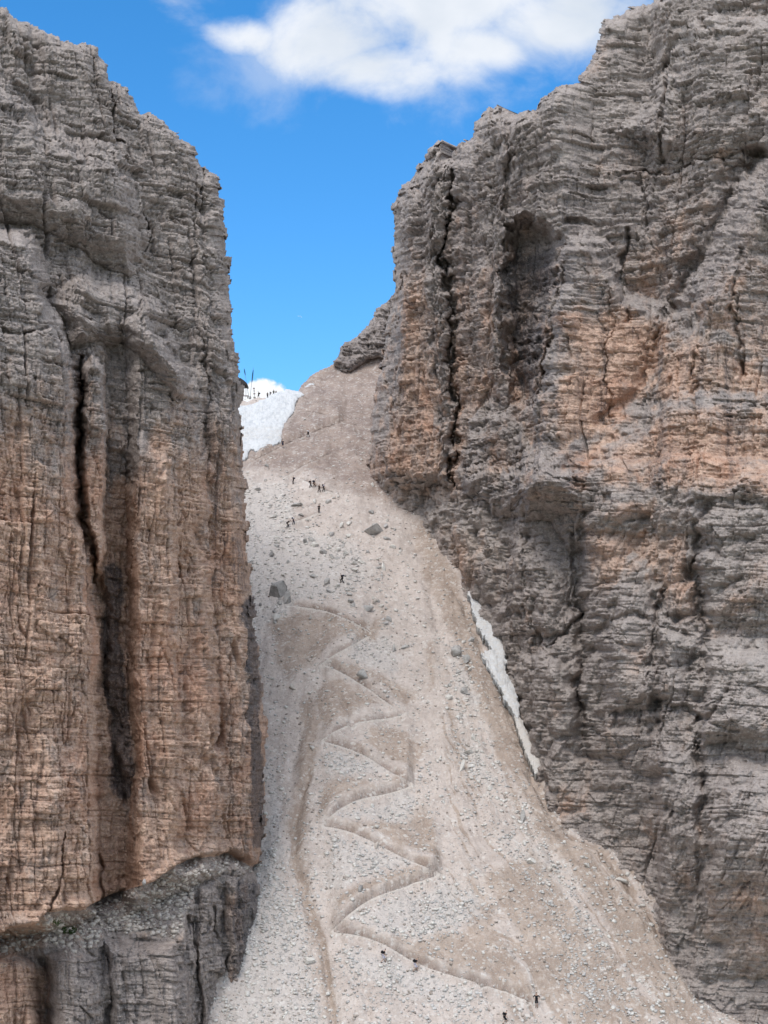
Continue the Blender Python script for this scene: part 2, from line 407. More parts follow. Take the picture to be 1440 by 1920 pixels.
dz = fbm(x / 22, y / 22, 4, 5) * 1.5 + fbm(x / 4, y / 7, 3, 9) * .65 + fbm(x / 1.1, y / 1.3, 3, 19) * .22 + fbm(x / .45, y / .6, 2, 29) * .07
# fall-line furrows: straight down in the middle, fanning to the right lower down
fan = x - np.clip((300 - y) / 100, 0, 1) * np.clip((PX - 760) / 500, 0, 1) * 26
dz += fbs(fan / 2.6, y / 30, 3, 31) * .8 * ss(PX, 700, 900) + fbs(x / 3.0, y / 26, 3, 37) * .4
PYe = PY - dz * (F / Y) * .97
wx = PX + 14 * fbm(x / 4, y / 5, 4, 41); wy = PYe + 10 * fbm(x / 4, y / 5, 4, 43)
pathmask = np.zeros(PX.shape, bool); bank = np.zeros(PX.shape); foot_shade = bank.copy()
for leg, hb in LEGS:
    a = np.array(leg); x0, x1 = a[:, 0].min(), a[:, 0].max()
    a = a[np.argsort(a[:, 0])]
    ly = np.interp(PX, a[:, 0], a[:, 1]) + .5 * fbm(x / 2.0, x * 0 + hb * 9, 2, 51)
    fade = ss(PX, x0 - 4, x0 + 5) * (1 - ss(PX, x1 - 6, x1 + 4))
    v = ly - PYe
    bf = ss(PX, x0 - 6, x0 + 26) * (1 - ss(PX, x1 - 16, x1 + 4))
    dl_ = bf * hb * .88 * ss(v, 0, 8) * np.exp(-np.clip(v, 0, None) / 60)
    dz += dl_; PYe = PYe - dl_ * (F / Y) * .97
    bank = np.maximum(bank, bf * ss(v, 0, 3) * (1 - ss(v, 4, 6 + 7 * hb + 8 * n2(x / 3, y * 0, 57))) * ss(n2(x / 3.5, y * 0 + hb, 58), -.6, .3))
    dz += fade * .35 * np.exp(-((v + 3) / 4.0) ** 2)
    foot_shade = np.maximum(foot_shade, bf * ss(v, -1, 1) * (1 - ss(v, 3, 6)) * ss(n2(x / 3.0, y * 0 + hb * 3, 59), -.75, 0))  # thin shadow line along each bank foot, painted into the ground colour
    pathmask |= (fade > .35) & (v < 1.2) & (v > -3.6)
md = dline(wx, wy, MOAT)
side = sdp(wx, wy, MOAT + [(1600, 1900), (1600, 500), (800, 500)])   # >0 towards the cliff
brownm = ss(-np.abs(side + 6), -24, -6) * ss(PY, 985, 1060)
dz -= 2.6 * np.exp(-np.clip(-side, 0, None) / 16) * ss(PY, 1000, 1120)
for ln, wd, dp in GULLIES: dz -= dp * np.exp(-(dline(wx, wy, ln) / wd) ** 2)
# broad rib that carries the zigzags
dz += 2.0 * np.exp(-(dline(PX, PY, [(620, 1180), (640, 1500), (700, 1900)]) / 90) ** 2)
brown = np.zeros(PX.shape); grey = np.zeros(PX.shape); red = np.zeros(PX.shape)
for pl in BROWN: brown = np.maximum(brown, ss(sdp(wx, wy, pl), -16, 22))
for pl in GREY: grey = np.maximum(grey, ss(sdp(wx, wy, pl), -26, 34))
for pl in RED: red = np.maximum(red, ss(sdp(wx, wy, pl), -20, 14))
for ln, wd, dp in GULLIES[:1]: brown = np.maximum(brown, ss(-dline(wx, wy, ln), -14, -5))
stripes = fbs(fan / 1.7, y / 40, 3, 61)
st2 = fbs(md / 11, PY / 420, 4, 62, .65) * ss(PX, 800, 860) * ss(PY, 1040, 1250) * (1 - ss(md, 260, 420))
brown = np.maximum(brown * (1 - .3 * ss(st2, 0, .5)), ss(st2, .0, .45)); grey = np.maximum(grey, .9 * ss(-st2, .08, .5)); dz += st2 * -.35
red = np.maximum(red, .85 * foot_shade); brown = np.maximum(brown, brownm); grey = grey * (1 - .7 * brown)  # red also carries the painted shadow line of the bank feet
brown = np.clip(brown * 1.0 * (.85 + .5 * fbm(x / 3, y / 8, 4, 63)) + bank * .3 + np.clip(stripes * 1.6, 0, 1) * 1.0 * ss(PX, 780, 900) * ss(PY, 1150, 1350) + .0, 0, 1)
P2 = up(P, dz)
SKYLINE = [(100, 748), (458, 748), (470, 746), (500, 748), (512, 743), (524, 736), (540, 733.5), (556, 734), (566, 723), (578, 713), (592, 703), (606, 693), (622, 682), (636, 670), (656, 655), (700, 625), (760, 585), (1620, 545), (1620, 2400), (100, 2400)]
smask = sdp(PX + 0 * x, PY + 1.0 * fbm(x, y, 3, 3), SKYLINE) > 0
SCREE_P, SCREE_M = P2, smask
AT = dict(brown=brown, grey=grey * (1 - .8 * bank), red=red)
KEEP = 1 - np.clip(1.1 * bank + foot_shade + pathmask, 0, 1)
def back_down(V):
    r = V / V[:, 1:2]
    return [V + r * 4 + np.array([0, 0, -2.0]), V + r * 40 + np.array([0, 0, -40.0])]
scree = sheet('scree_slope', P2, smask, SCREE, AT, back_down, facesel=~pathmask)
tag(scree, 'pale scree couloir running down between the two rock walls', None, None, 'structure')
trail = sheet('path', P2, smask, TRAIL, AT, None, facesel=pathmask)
tag(trail, 'narrow zigzag footpath trodden into the pale scree', None, None, 'structure')
def on_scree(px, py):
    c = np.clip(np.round((np.asarray(px, float) - 150) / STX).astype(int), 0, SCREE_P.shape[1] - 1)
    r = np.clip(np.round((np.asarray(py, float) - 540) / STX).astype(int), 0, SCREE_P.shape[0] - 1)
    return SCREE_P[r, c]
def find_scree(px, py):
    """surface point that really projects to (px, py)"""
    q = py; 
    for _ in range(4):
        p = on_scree(px, q); b = (p[2] * CP - p[1] * SP) / (p[1] * CP + p[2] * SP); q = q + (py - (960 - F * b))
    return on_scree(px, q)
print('scree', time.time() - T0)

# ------------------------------------------------------------------ rock walls
def rockdisp(s, z, wf, ws, seed, billow=0):
    """wf weight of vertical fluting, ws weight of bedding"""
    dl = fbm(s / 18, z / 26, 4, seed + 2) * 3.0
    s = s * 1.55; z = z * 1.55
    warp = fbm(s / 40, z / 40, 3, seed) * 2.4 + fbm(s / 9, z / 9, 2, seed + 7) * .25
    ws = ws * .72 * (.30 + 1.0 * ss(fbm(s / 9, z / 7, 3, seed + 90), -.35, .35)); wf = wf * (.45 + .9 * ss(fbm(s / 7, z / 18, 3, seed + 91), -.3, .3))
    zw = z + warp + .04 * s; sw = s + fbm(s / 8, z / 16, 3, seed + 1) * 1.2
    sw2 = s + fbm(s / 2.2, z / 3.5, 3, seed + 5) * .30; zw2 = zw + fbm(s / 4, z / 2, 3, seed + 6) * .13
    d = fbs(s / 16, z / 110, 2, seed + 92) * 4.6
    g = 1 - np.abs(fbs((s + 1.5 * n2(s * 0, z / 20, seed + 94)) / 13, z / 120, 2, seed + 93)) * 2; d -= 2.4 * ss(g, .93, 1.0) * ss(fbm(s / 9, z / 16, 3, seed + 95), -.15, .35)
    # bedding: packages of beds standing out and set back
    d += ws * (fbs(s / 26, zw / 2.8, 4, seed + 3) * 1.7)
    v, e, fz = bricks(sw + .3 * s, zw, 15.0, 8.0, seed + 9); d += (.5 + ws) * ((v - .5) * 1.7 - .5 * (1 - ss(e, 0, .3)))
    v, e, fz = bricks(sw2, zw2, 7.0, 2.3, seed + 10); d += (.25 + ws) * ((v - .5) * 2.0 - .5 * (1 - ss(e, 0, .22)))
    v, e, fz = bricks(sw2 * 1.0, zw2 + .3, 2.6, .95, seed + 11); d += (.35 + .65 * ws) * ((v - .5) * 1.0 + .15 * fz - .32 * (1 - ss(e, 0, .14)))
    v, e, fz = bricks(sw2, zw2 + .1, 1.1, .42, seed + 12); d += (.4 + .5 * ws) * ((v - .5) * .5 + .1 * fz)
    # fluting: ribs, grooves and chimneys
    r = fbs(sw / 5.5, z / 34, 3, seed + 20); d += wf * 2.2 * r
    r2 = 1 - np.abs(fbs(sw / 3.4, z / 30, 2, seed + 21)) * 2; d -= wf * .8 * ss(r2, .86, 1.0)
    r3 = 1 - np.abs(n2(sw2 / 1.7, z / 13, seed + 22)) * 2; d -= (wf * .32 + .05) * ss(r3, .85, 1.0)
    d += wf * .22 * n2(sw2 / .8, z / 7, seed + 23) + wf * .12 * n2(sw2 / .35, z / 3, seed + 24)
    # broken faces
    c1, idv, gp = cell(sw / 3.6, zw / 4.5, seed + 30); d += (idv - .5) * 1.1 - .25 * (1 - ss(gp, 0, .06))
    c1, idv, gp = cell(sw2 / 1.3, zw2 / 1.3, seed + 31); d += (idv - .5) * .42 - .1 * (1 - ss(gp, 0, .08))
    if np.any(billow):
        b1 = np.sqrt(np.clip(1 - cell(sw / 6, zw / 4.2, seed + 40)[0] ** 2 * 1.3, 0, 1)); b2 = np.sqrt(np.clip(1 - cell(sw2 / 2.4, zw2 / 1.7, seed + 41)[0] ** 2 * 1.2, 0, 1))
        b3 = np.sqrt(np.clip(1 - cell(sw2 / 1.0, zw2 / .7, seed + 42)[0] ** 2 * 1.2, 0, 1))
        d += billow * (b1 * 2.4 + b2 * .8 + b3 * .25 - 2.4)
    d += fbm(s / 2.2, z / 1.8, 4, seed + 50, .6) * .40 + fbm(s / .5, z / .4, 2, seed + 51) * .16
    # pockets and small caves along the beds
    pk = n2(sw2 / 1.5, zw2 / .55, seed + 60) * .6 + n2(s / 6, zw / 1.6, seed + 61); d -= ws * 2.2 * ss(pk, .55, .75)
    return d * .72 + dl
def butt(PXw, PYw, poly, A, wd):
    sd = sdp(PXw, PYw, poly); t = np.clip(sd / wd, 0, 1)
    return 1.5 * A * (.45 * np.sqrt(np.clip(1 - (1 - t) ** 2, 0, 1)) + .55 * t * t * (3 - 2 * t))

# ---- left wall
L_OUT = [(-140, -60), (-40, -20), (0, 12), (15, 14), (21, 27), (40, 38), (62, 42), (85, 54), (105, 64), (118, 75), (150, 84), (186, 88), (188, 108), (205, 120), (210, 150), (245, 162), (258, 198), (262, 210), (310, 228), (345, 257), (366, 269), (371, 292), (392, 322), (412, 329), (418, 370), (425, 420), (432, 470), (437, 505), (436, 560), (439, 610), (446, 650), (448, 672), (456, 697), (459, 740), (455, 765), (460, 790), (459, 870), (465, 900), (466, 990), (470, 1060), (476, 1110), (482, 1165), (492, 1230), (495, 1300), (503, 1390), (497, 1440), (499, 1500), (500, 1560), (496, 1605), (484, 1635), (490, 1665), (490, 1710), (486, 1760), (476, 1805), (472, 1850), (464, 1925), (440, 2080), (-140, 2080)]
L_FOOT = [(-140, 1810), (0, 1762), (25, 1745), (60, 1738), (85, 1712), (100, 1712), (165, 1706), (188, 1694), (240, 1670), (290, 1655), (330, 1627), (378, 1609), (440, 1601), (478, 1626), (500, 1640)]
L_LIP = [(-140, 1860), (0, 1805), (40, 1790), (90, 1770), (135, 1800), (180, 1765), (200, 1750), (260, 1752), (335, 1768), (350, 1705), (365, 1680), (380, 1660), (400, 1640), (450, 1630), (500, 1650)]
PX, PY = grid(-130, 512, -50, 2060, 1.5)
Yf = interp(PX, [(-140, 183), (0, 188), (150, 196), (240, 203), (380, 211), (500, 222)])
foot = interp(PX, L_FOOT); lip = np.maximum(interp(PX, L_LIP), foot + 6)
mpp = .067
Hup = np.clip(foot - PY, 0, None) * mpp
hbrk = (foot - 640) * mpp
Y = Yf + .07 * Hup + .30 * np.clip(Hup - hbrk, 0, None)
below = np.clip(PY - foot, 0, None); led = np.minimum(below, lip - foot); st = below - led
Y = Y - led * .085 - st * .009
P = world(PX, PY, Y); s = P[..., 0] * .65 + P[..., 1] * .75; z = P[..., 2]
jx = fbm(s / 5, z / 5, 5, 71, .6) * 13; jy = fbm(s / 5, z / 5, 5, 72, .6) * 13
wx = PX + jx; wy = PY + jy
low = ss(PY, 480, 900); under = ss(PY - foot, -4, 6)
wf = .35 + .75 * low; ws = 1.0 - .70 * low
d = rockdisp(s, z, wf * (1 - .3 * under), ws, 100)
dm = d * 0
d = d * (1 - .25 * ss(PY, foot - 3, foot + 4) * (1 - ss(PY, lip - 10, lip + 4))) 
dm += butt(wx, wy, [(-200, 425), (60, 428), (85, 470), (95, 560), (125, 640), (140, 700), (146, 800), (150, 900), (165, 1000), (185, 1100), (195, 1250), (190, 1400), (186, 1720), (-200, 1820)], 8.5, 30)
dm += butt(wx, wy, [(150, 695), (172, 664), (194, 700), (200, 850), (193, 950), (200, 1050), (186, 1100), (160, 1000), (150, 900)], 6.0, 13)
dm += butt(wx, wy, [(232, 600), (262, 585), (320, 640), (378, 740), (392, 900), (400, 1100), (420, 1640), (235, 1720), (245, 1300), (236, 900)], 3.6, 30)
dm += butt(wx, wy, [(236, 830), (262, 800), (330, 900), (345, 1100), (350, 1640), (240, 1700), (250, 1300)], 3.2, 28)
dm += butt(wx, wy, [(-200, 130), (20, 150), (90, 230), (200, 270), (260, 330), (300, 470), (240, 520), (60, 420), (-200, 400)], 4.5, 60)
dm += butt(wx, wy, [(90, 560), (170, 500), (300, 560), (360, 700), (330, 760), (240, 640), (130, 650)], 4.5, 45)
dm += butt(wx, wy, [(372, 400), (425, 380), (450, 640), (465, 900), (480, 1150), (500, 1620), (430, 1600), (400, 1100), (390, 740), (372, 560)], 1.6, 30)
# lower buttresses beneath the ledge
dm += butt(wx, wy, [(195, 1765), (330, 1765), (345, 1800), (350, 1950), (345, 2080), (200, 2080), (190, 1900)], 3.2, 30)
dm += butt(wx, wy, [(85, 1790), (130, 1772), (185, 1800), (200, 1860), (190, 2080), (95, 2080)], 2.6, 30)
dm += butt(wx, wy, [(-200, 1790), (40, 1790), (72, 1810), (80, 1900), (78, 2080), (-200, 2080)], 4.0, 22)
dm += butt(wx, wy, [(372, 1665), (400, 1650), (420, 1700), (425, 1900), (410, 2080), (360, 2080), (365, 1800)], 1.8, 16)
dm += butt(wx, wy, [(425, 1650), (470, 1645), (485, 1700), (465, 1800), (440, 2080), (425, 2080)], 1.8, 16)
for ln, wd, dp in [([(152, 675), (148, 760), (146, 850), (150, 930), (165, 1010), (185, 1080)], 5, 4.5), ([(190, 1090), (203, 1180), (202, 1260), (212, 1350), (218, 1430), (226, 1500)], 9, 4.0),
                   ([(212, 160), (210, 200), (214, 262), (232, 272)], 3, 2.5), ([(386, 320), (382, 350), (380, 385)], 2.5, 2.0), ([(278, 395), (288, 420), (290, 462)], 2.5, 2.0),
                   ([(368, 330), (370, 430), (366, 560), (384, 700), (388, 860)], 2.5, 1.2), ([(120, 1560), (110, 1640), (90, 1705)], 3, 2.2), ([(188, 1600), (190, 1695)], 4, 2.5),
                   ([(0, 620), (40, 628), (92, 612), (110, 640)], 3.5, 2.0), ([(330, 960), (345, 1100), (340, 1250)], 2.5, 1.5), ([(82, 1800), (90, 1870), (82, 1925)], 9, 4.5),
                   ([(200, 1790), (206, 1860), (200, 1940)], 3, 2.0), ([(352, 1720), (362, 1800), (372, 1925)], 4, 2.5), ([(405, 1700), (418, 1790), (425, 1850)], 4, 2.5)]:
    dm -= dp * .8 * np.clip(.8 + .7 * fbm(s / 1.5, z / 3, 3, 555), .2, 1.3) * np.exp(-(dline(wx + jx * .3, wy, ln) / (wd * (.8 + .6 * n2(s * 0, z / 2.2, 556)))) ** 2)
# overhang: the foot of the upper wall juts over the ledge
oh = foot - PY
d -= 2.6 * ss(-oh, -8, 3) * (1 - ss(-oh, 3, 26)) * (.35 + .65 * ss(n2(s / 7, s * 0, 75), -.25, .2))
d += 1.1 * ss(-oh, -34, -12) * (1 - ss(-oh, -12, -2))
osd = sdp(PX + 9 * bricks(s, z, 3, 1.5, 80)[0] - 4.5 + 4 * bricks(s, z, 1.4, .5, 82)[0] + jx * .2, PY + jy * .25 + 8 * bricks(s, z, 1.6, 3, 81)[0] - 4 + 3 * bricks(s, z, .6, 2, 83)[0], L_OUT)
rr = np.clip(1 - osd / 26, 0, 1); Yr = 5.0 * (1 - np.sqrt(np.clip(1 - rr ** 2, 0, 1)))
D = d * np.clip(.25 + osd / 40, 0, 1)
P2 = P + np.array([.42, -.90, 0.0]) * D[..., None] - (P / P[..., 1:2]) * (dm * np.clip(.25 + osd / 40, 0, 1))[..., None]
P2 += (P / P[..., 1:2]) * Yr[..., None]
tint = .05 + .70 * ss(wy, 480, 1050) * (1 - .25 * ss(PX, 360, 480)) + .12 * n2(s / 7, z / 14, 90)
tint -= .5 * ss(sdp(wx, wy, [(95, 420), (280, 560), (360, 700), (300, 760), (240, 900), (230, 640), (130, 650)]), -20, 20)
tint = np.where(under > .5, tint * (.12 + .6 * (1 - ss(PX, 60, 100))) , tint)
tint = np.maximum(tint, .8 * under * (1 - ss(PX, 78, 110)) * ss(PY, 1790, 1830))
tint += .35 * ss(sdp(wx, wy, [(425, 1680), (470, 1650), (462, 1800), (440, 2000), (420, 1900)]), -8, 8)
stain_shade = .9 * ss(-dline(wx, wy, [(214, 1075), (212, 1200), (222, 1340), (226, 1480)]), -30, -10)
stain_shade = np.maximum(stain_shade, .9 * ss(-dline(wx + jx * .6, wy, [(470, 1130), (474, 1300), (482, 1450), (486, 1580)]), -20, -6))
stain_shade = np.maximum(stain_shade, .55 * ss(-dline(wx, wy, [(395, 700), (402, 900), (410, 1000), (440, 1020), (455, 1100)]), -26, -6))
stain_shade = np.maximum(stain_shade, .5 * ss(-dline(wx, wy, [(200, 690), (205, 800), (200, 950)]), -14, -4))
stain_shade = np.maximum(stain_shade, .45 * ss(sdp(wx, wy, [(0, 130), (90, 160), (90, 250), (0, 260)]), -15, 15))
stain_shade = np.maximum(stain_shade, .42 * under * ss(PY, lip, lip + 20) * ss(PX, 90, 130))
stain_shade = np.maximum(stain_shade, .7 * ss(sdp(wx, wy, [(440, 1650), (492, 1650), (478, 1770), (455, 1860), (430, 1800)]), -6, 8))
ledge = ss(PY, foot + 1, foot + 5) * (1 - ss(PY, lip, lip + 10))
pale = .45 * ledge * (.6 + .6 * n2(s / 1.5, z / 1.0, 96)) + .18 * (1 - low)
tint = tint + .22 * ledge
stain_shade *= (1 - ledge)
left_cliff = None
def back_left(V):
    r = V / V[:, 1:2]
    return [V + r * 8 + np.array([-1.5, 0, -.8]), V + r * 60 + np.array([-22, 0, -10.0])]
left_cliff = sheet('left_cliff', P2, osd > 0, ROCK, dict(tint=np.clip(tint, 0, 1), stain_shade=stain_shade, pale=pale), back_left)
tag(left_cliff, 'tall left rock wall, grey above and orange below, over a narrow ledge', None, None, 'structure')
LEFT_P, LEFT_O = P2, (-130, -50, 1.5)
print('left', time.time() - T0)

# ---- right wall
R_CONT = [(640, 850), (690, 868), (697, 905), (715, 915), (750, 945), (790, 975), (830, 1010), (862, 1075), (885, 1100), (905, 1110), (927, 1162), (951, 1227), (975, 1308), (997, 1362), (1016, 1416), (1027, 1481), (1073, 1524), (1122, 1530), (1160, 1584), (1205, 1600), (1235, 1660), (1241, 1741), (1290, 1773), (1306, 1828), (1392, 1855), (1440, 1887), (1560, 1950)]
R_OUT = [(690, 870), (693, 830), (698, 770), (706, 720), (714, 680), (724, 620), (738, 560), (737, 480), (738, 380), (748, 365), (752, 348), (770, 340), (778, 325), (800, 295), (803, 280), (822, 271), (836, 270), (838, 298), (850, 296), (860, 276), (884, 262), (892, 225), (912, 208), (932, 205), (938, 200), (950, 212), (975, 217), (1005, 208), (1015, 185), (1040, 168), (1085, 148), (1108, 118), (1122, 90), (1130, 42), (1160, 30), (1188, 12), (1215, 5), (1240, -5), (1300, -30), (1400, -60), (1620, -60), (1620, 2150), (1380, 2150), (1250, 1950), (1120, 1760), (1040, 1660), (960, 1560), (900, 1400), (850, 1250), (800, 1140), (740, 1010), (690, 950)]
PX, PY = grid(676, 1560, -50, 2140, 1.5)
cpy = interp(PX, R_CONT)
Yc = screeY(PX, cpy)
_k = np.hanning(61); _k /= _k.sum()
_sm = lambda row: np.convolve(np.pad(row, 30, 'edge'), _k, 'valid')
Yc = np.broadcast_to(_sm(Yc[0]), PX.shape); cps = np.broadcast_to(_sm(cpy[0]), PX.shape)
H = (cps - PY) * Yc / F * 1.03
lo_ = interp(PX, [(690, .04), (860, .10), (1000, .42), (1200, .62), (1440, .62)])
hi_ = interp(PX, [(690, .05), (850, .07), (1100, .22), (1440, .26)])
Hl = np.clip((cps - 930) * Yc / F, 0, None)
Hc = np.clip(H, None, Hl); Hh = np.clip(H - Hl, 0, None)
Y = Yc + lo_ * np.clip(Hc, 0, None) + hi_ * Hh + .35 * np.clip(Hc, None, 0)
P = world(PX, PY, Y); s = P[..., 0] * .75 - P[..., 1] * .66; z = P[..., 2]
jx = fbm(s / 5, z / 5, 5, 171, .6) * 20; jy = fbm(s / 5, z / 5, 5, 172, .6) * 18
wx = PX + jx; wy = PY + jy
low = ss(PY, 900, 990)
massive = np.zeros(PX.shape)
for pl in ([(1060, 600), (1230, 600), (1200, 800), (1100, 860), (1055, 850)], [(1180, 640), (1600, 560), (1600, 740), (1200, 745)], [(740, 620), (850, 650), (850, 900), (700, 880)], [(1140, 800), (1600, 780), (1600, 900), (1130, 920)], [(1110, 950), (1300, 950), (1290, 1130), (1110, 1130)]):
    massive = np.maximum(massive, ss(sdp(wx, wy, pl), -30, 30))
d = rockdisp(s, z, .35 + .15 * low + .35 * massive, (1.05 - .6 * low) * (1 - .6 * massive),  300, billow=low * 1.3 + .35 * ss(PX, 1000, 1200) * (1 - low))
dm = d * 0
crest = np.zeros(PX.shape)
def seg(poly, A, wd):
    global crest
    if A >= 3 and poly[0] != (948, 420):
        sd = sdp(wx, wy, poly); crest = np.maximum(crest, ss(sd, -4, 6) * (1 - ss(sd, 14, 50)) * (1 - ss(wy, 1300, 1500)))
    return butt(wx, wy, poly, A * 1.15, wd)
dm += seg([(640, 880), (700, 760), (720, 640), (720, 300), (760, 260), (846, 250), (846, 420), (836, 480), (846, 560), (848, 700), (852, 800), (848, 912), (780, 925), (690, 915)], 5.0, 40)
dm += seg([(856, 230), (950, 190), (1000, 260), (950, 400), (945, 560), (930, 700), (900, 800), (870, 900), (856, 900), (858, 600), (850, 440)], 2.5, 40)
dm -= seg([(948, 420), (1000, 400), (1055, 440), (1030, 560), (1012, 700), (1000, 770), (955, 760), (940, 690), (945, 560)], 6.5, 34)
L3_ = seg([(1028, 600), (1040, 500), (1062, 445), (1105, 428), (1150, 460), (1180, 540), (1240, 560), (1500, 700), (1500, 960), (1000, 930), (1004, 850), (1008, 760), (1018, 700)], 5.0, 44)
L4_ = seg([(1640, 280), (1430, 298), (1385, 350), (1330, 470), (1290, 530), (1240, 640), (1200, 740), (1120, 800), (1050, 840), (985, 850), (940, 890), (900, 930), (930, 965), (1040, 985), (1075, 1060), (1092, 1200), (1096, 1380), (1110, 1500), (1300, 2300), (1640, 2300)], 8.5, 75)
dm += np.maximum(L3_, L4_)
dm += seg([(1640, 720), (1300, 735), (1210, 752), (1150, 800), (1110, 850), (1085, 930), (1110, 1000), (1640, 1020)], 3.0, 60)
dm += seg([(1640, 860), (1440, 850), (1380, 880), (1350, 935), (1640, 980)], 2.2, 40)
dm += seg([(860, 880), (880, 770), (920, 745), (960, 780), (1000, 830), (1060, 850), (1080, 930), (870, 930)], 3.0, 40)
dm += seg([(1640, 20), (1290, 30), (1250, 120), (1200, 190), (1160, 260), (1240, 300), (1440, 290), (1640, 290)], 3.5, 50)
dm += seg([(1640, 0), (1460, 120), (1430, 280), (1440, 420), (1640, 420)], 3.0, 25)
dm *= 1 - .3 * ss(PY, 950, 1300)
# lower right
dm += seg([(840, 880), (1100, 860), (1640, 850), (1640, 2200), (1300, 1850), (1100, 1560), (1010, 1440), (860, 1060)], 2.0, 24)
dm += seg([(1095, 1000), (1120, 930), (1200, 890), (1640, 880), (1640, 2200), (1300, 1850), (1180, 1560), (1100, 1500), (1090, 1250)], 1.2, 50)
dm += seg([(1150, 1100), (1180, 1030), (1220, 1050), (1240, 1130), (1300, 1200), (1280, 1330), (1130, 1330), (1130, 1200)], 3.0, 40)
dm += seg([(1280, 1260), (1310, 1205), (1360, 1190), (1640, 1230), (1640, 1420), (1300, 1400)], 4.0, 60)
dm += seg([(1330, 1470), (1380, 1420), (1430, 1430), (1640, 1480), (1640, 1850), (1330, 1850), (1310, 1600)], 4.0, 60)
dm += seg([(1010, 1440), (1030, 1400), (1060, 1385), (1085, 1440), (1098, 1500), (1090, 1530), (1060, 1520), (1025, 1480)], 4.0, 24)
dm += seg([(960, 1280), (980, 1220), (1050, 1230), (1090, 1290), (1090, 1400), (1020, 1400), (985, 1340)], 3.5, 30)
dm += seg([(930, 1060), (990, 1010), (1060, 1080), (1050, 1190), (980, 1210), (940, 1150)], 2.5, 34)
dm += seg([(1300, 960), (1400, 945), (1640, 960), (1640, 1150), (1340, 1180), (1290, 1060)], 3.0, 60)
dm += seg([(1100, 1390), (1200, 1350), (1300, 1420), (1310, 1600), (1280, 1760), (1230, 1700), (1130, 1530)], 2.5, 50)
for ln, wd, dp in [([(856, 330), (847, 400), (840, 450), (838, 490), (846, 560), (851, 630), (846, 700), (848, 760), (856, 850), (850, 905)], 4, 5.0),
                   ([(1052, 460), (1042, 560), (1022, 660), (1012, 760)], 7, 4.0), ([(1425, 296), (1378, 350), (1322, 470), (1280, 535), (1230, 640), (1190, 738), (1130, 786)], 20, 3.6), ([(1180, 440), (1165, 520), (1172, 600)], 7, 3.5), ([(950, 200), (962, 300), (948, 400)], 8, 3.5), ([(1094, 960), (1082, 1060), (1090, 1200), (1088, 1360), (1104, 1510)], 12, 5.0), ([(1240, 1110), (1228, 1250), (1236, 1420), (1226, 1560), (1250, 1730)], 11, 4.0), ([(1325, 940), (1306, 1080), (1318, 1200), (1308, 1400), (1322, 1560), (1316, 1760)], 12, 5.0), ([(1390, 470), (1380, 560), (1390, 700)], 7, 3.0), ([(1300, 560), (1312, 650), (1300, 740)], 6, 2.5), ([(1165, 1340), (1160, 1440), (1170, 1560)], 8, 3.0), ([(1150, 1345), (1240, 1320), (1330, 1345)], 9, 3.0), ([(1250, 120), (1236, 200), (1240, 300)], 7, 3.0), ([(1100, 1190), (1190, 1150), (1290, 1190)], 8, 2.5), ([(1000, 1010), (990, 1120), (1010, 1220)], 8, 3.0), ([(1133, 540), (1140, 620), (1130, 700), (1150, 780)], 3, 1.5),
                   ([(1440, 298), (1350, 305), (1260, 315), (1180, 330)], 3, 2.0), ([(1065, 410), (1090, 408)], 8, 3.5), ([(945, 580), (1035, 590)], 4, 2.0), ([(950, 640), (1025, 650)], 4, 1.6),
                   ([(1120, 1180), (1090, 1250), (1092, 1330)], 4, 2.0), ([(1030, 1215), (1050, 1190), (1090, 1150)], 4, 3.0), ([(1100, 1400), (1096, 1520)], 5, 3.0),
                   ([(870, 955), (960, 962), (1060, 962), (1110, 950)], 3, 1.2),
                   ([(1060, 955), (1075, 1040), (1065, 1120), (1082, 1180)], 5, 2.0), ([(860, 880), (930, 858), (1000, 880), (1080, 905)], 3, 1.5), ([(1205, 1330), (1290, 1340), (1380, 1370)], 3, 1.6),
                   ([(1220, 300), (1210, 380), (1226, 470)], 3, 1.2), ([(690, 880), (740, 908), (800, 918), (850, 912)], 3, 1.5)]:
    dm -= dp * .8 * np.clip(.8 + .7 * fbm(s / 1.5, z / 3, 3, 555), .2, 1.3) * np.exp(-(dline(wx + jx * .3, wy, ln) / (wd * (.8 + .6 * n2(s * 0, z / 2.2, 556)))) ** 2)
osd = sdp(PX + 8 * bricks(s, z, 3, 1.3, 180)[0] - 4 + 3 * bricks(s, z, 1.4, .5, 182)[0] + jx * .14, PY + jy * .16 + 9 * bricks(s, z, 2, 3, 181)[0] - 4.5 + 4 * bricks(s, z, .7, 2, 183)[0], R_OUT)
outer = sdp(PX, PY, [(600, 1000), (2000, 1000), (2000, -400), (600, -400)])
rr = np.clip(1 - osd / 30, 0, 1); Yr = 6.0 * (1 - np.sqrt(np.clip(1 - rr ** 2, 0, 1)))
near = np.clip(.75 + (cpy - PY) / 60, .75, 1)
D = d * np.clip(.2 + osd / 45, 0, 1) * near
P2 = P + np.array([-.38, -.92, 0.0]) * D[..., None] - (P / P[..., 1:2]) * (dm * np.clip(.2 + osd / 45, 0, 1) * (np.clip(.5 + (cpy - PY) / 90, .5, 1) * (1 - ss(PX, 900, 1050)) + ss(PX, 900, 1050) * ss(cpy - PY, -30, 330)))[..., None]
P2 += (P / P[..., 1:2]) * Yr[..., None]
warmz = .22 * ss(wy, 380, 640) * (1 - ss(wy, 900, 960)) + .16 + .06 * ss(wy, 200, 500)
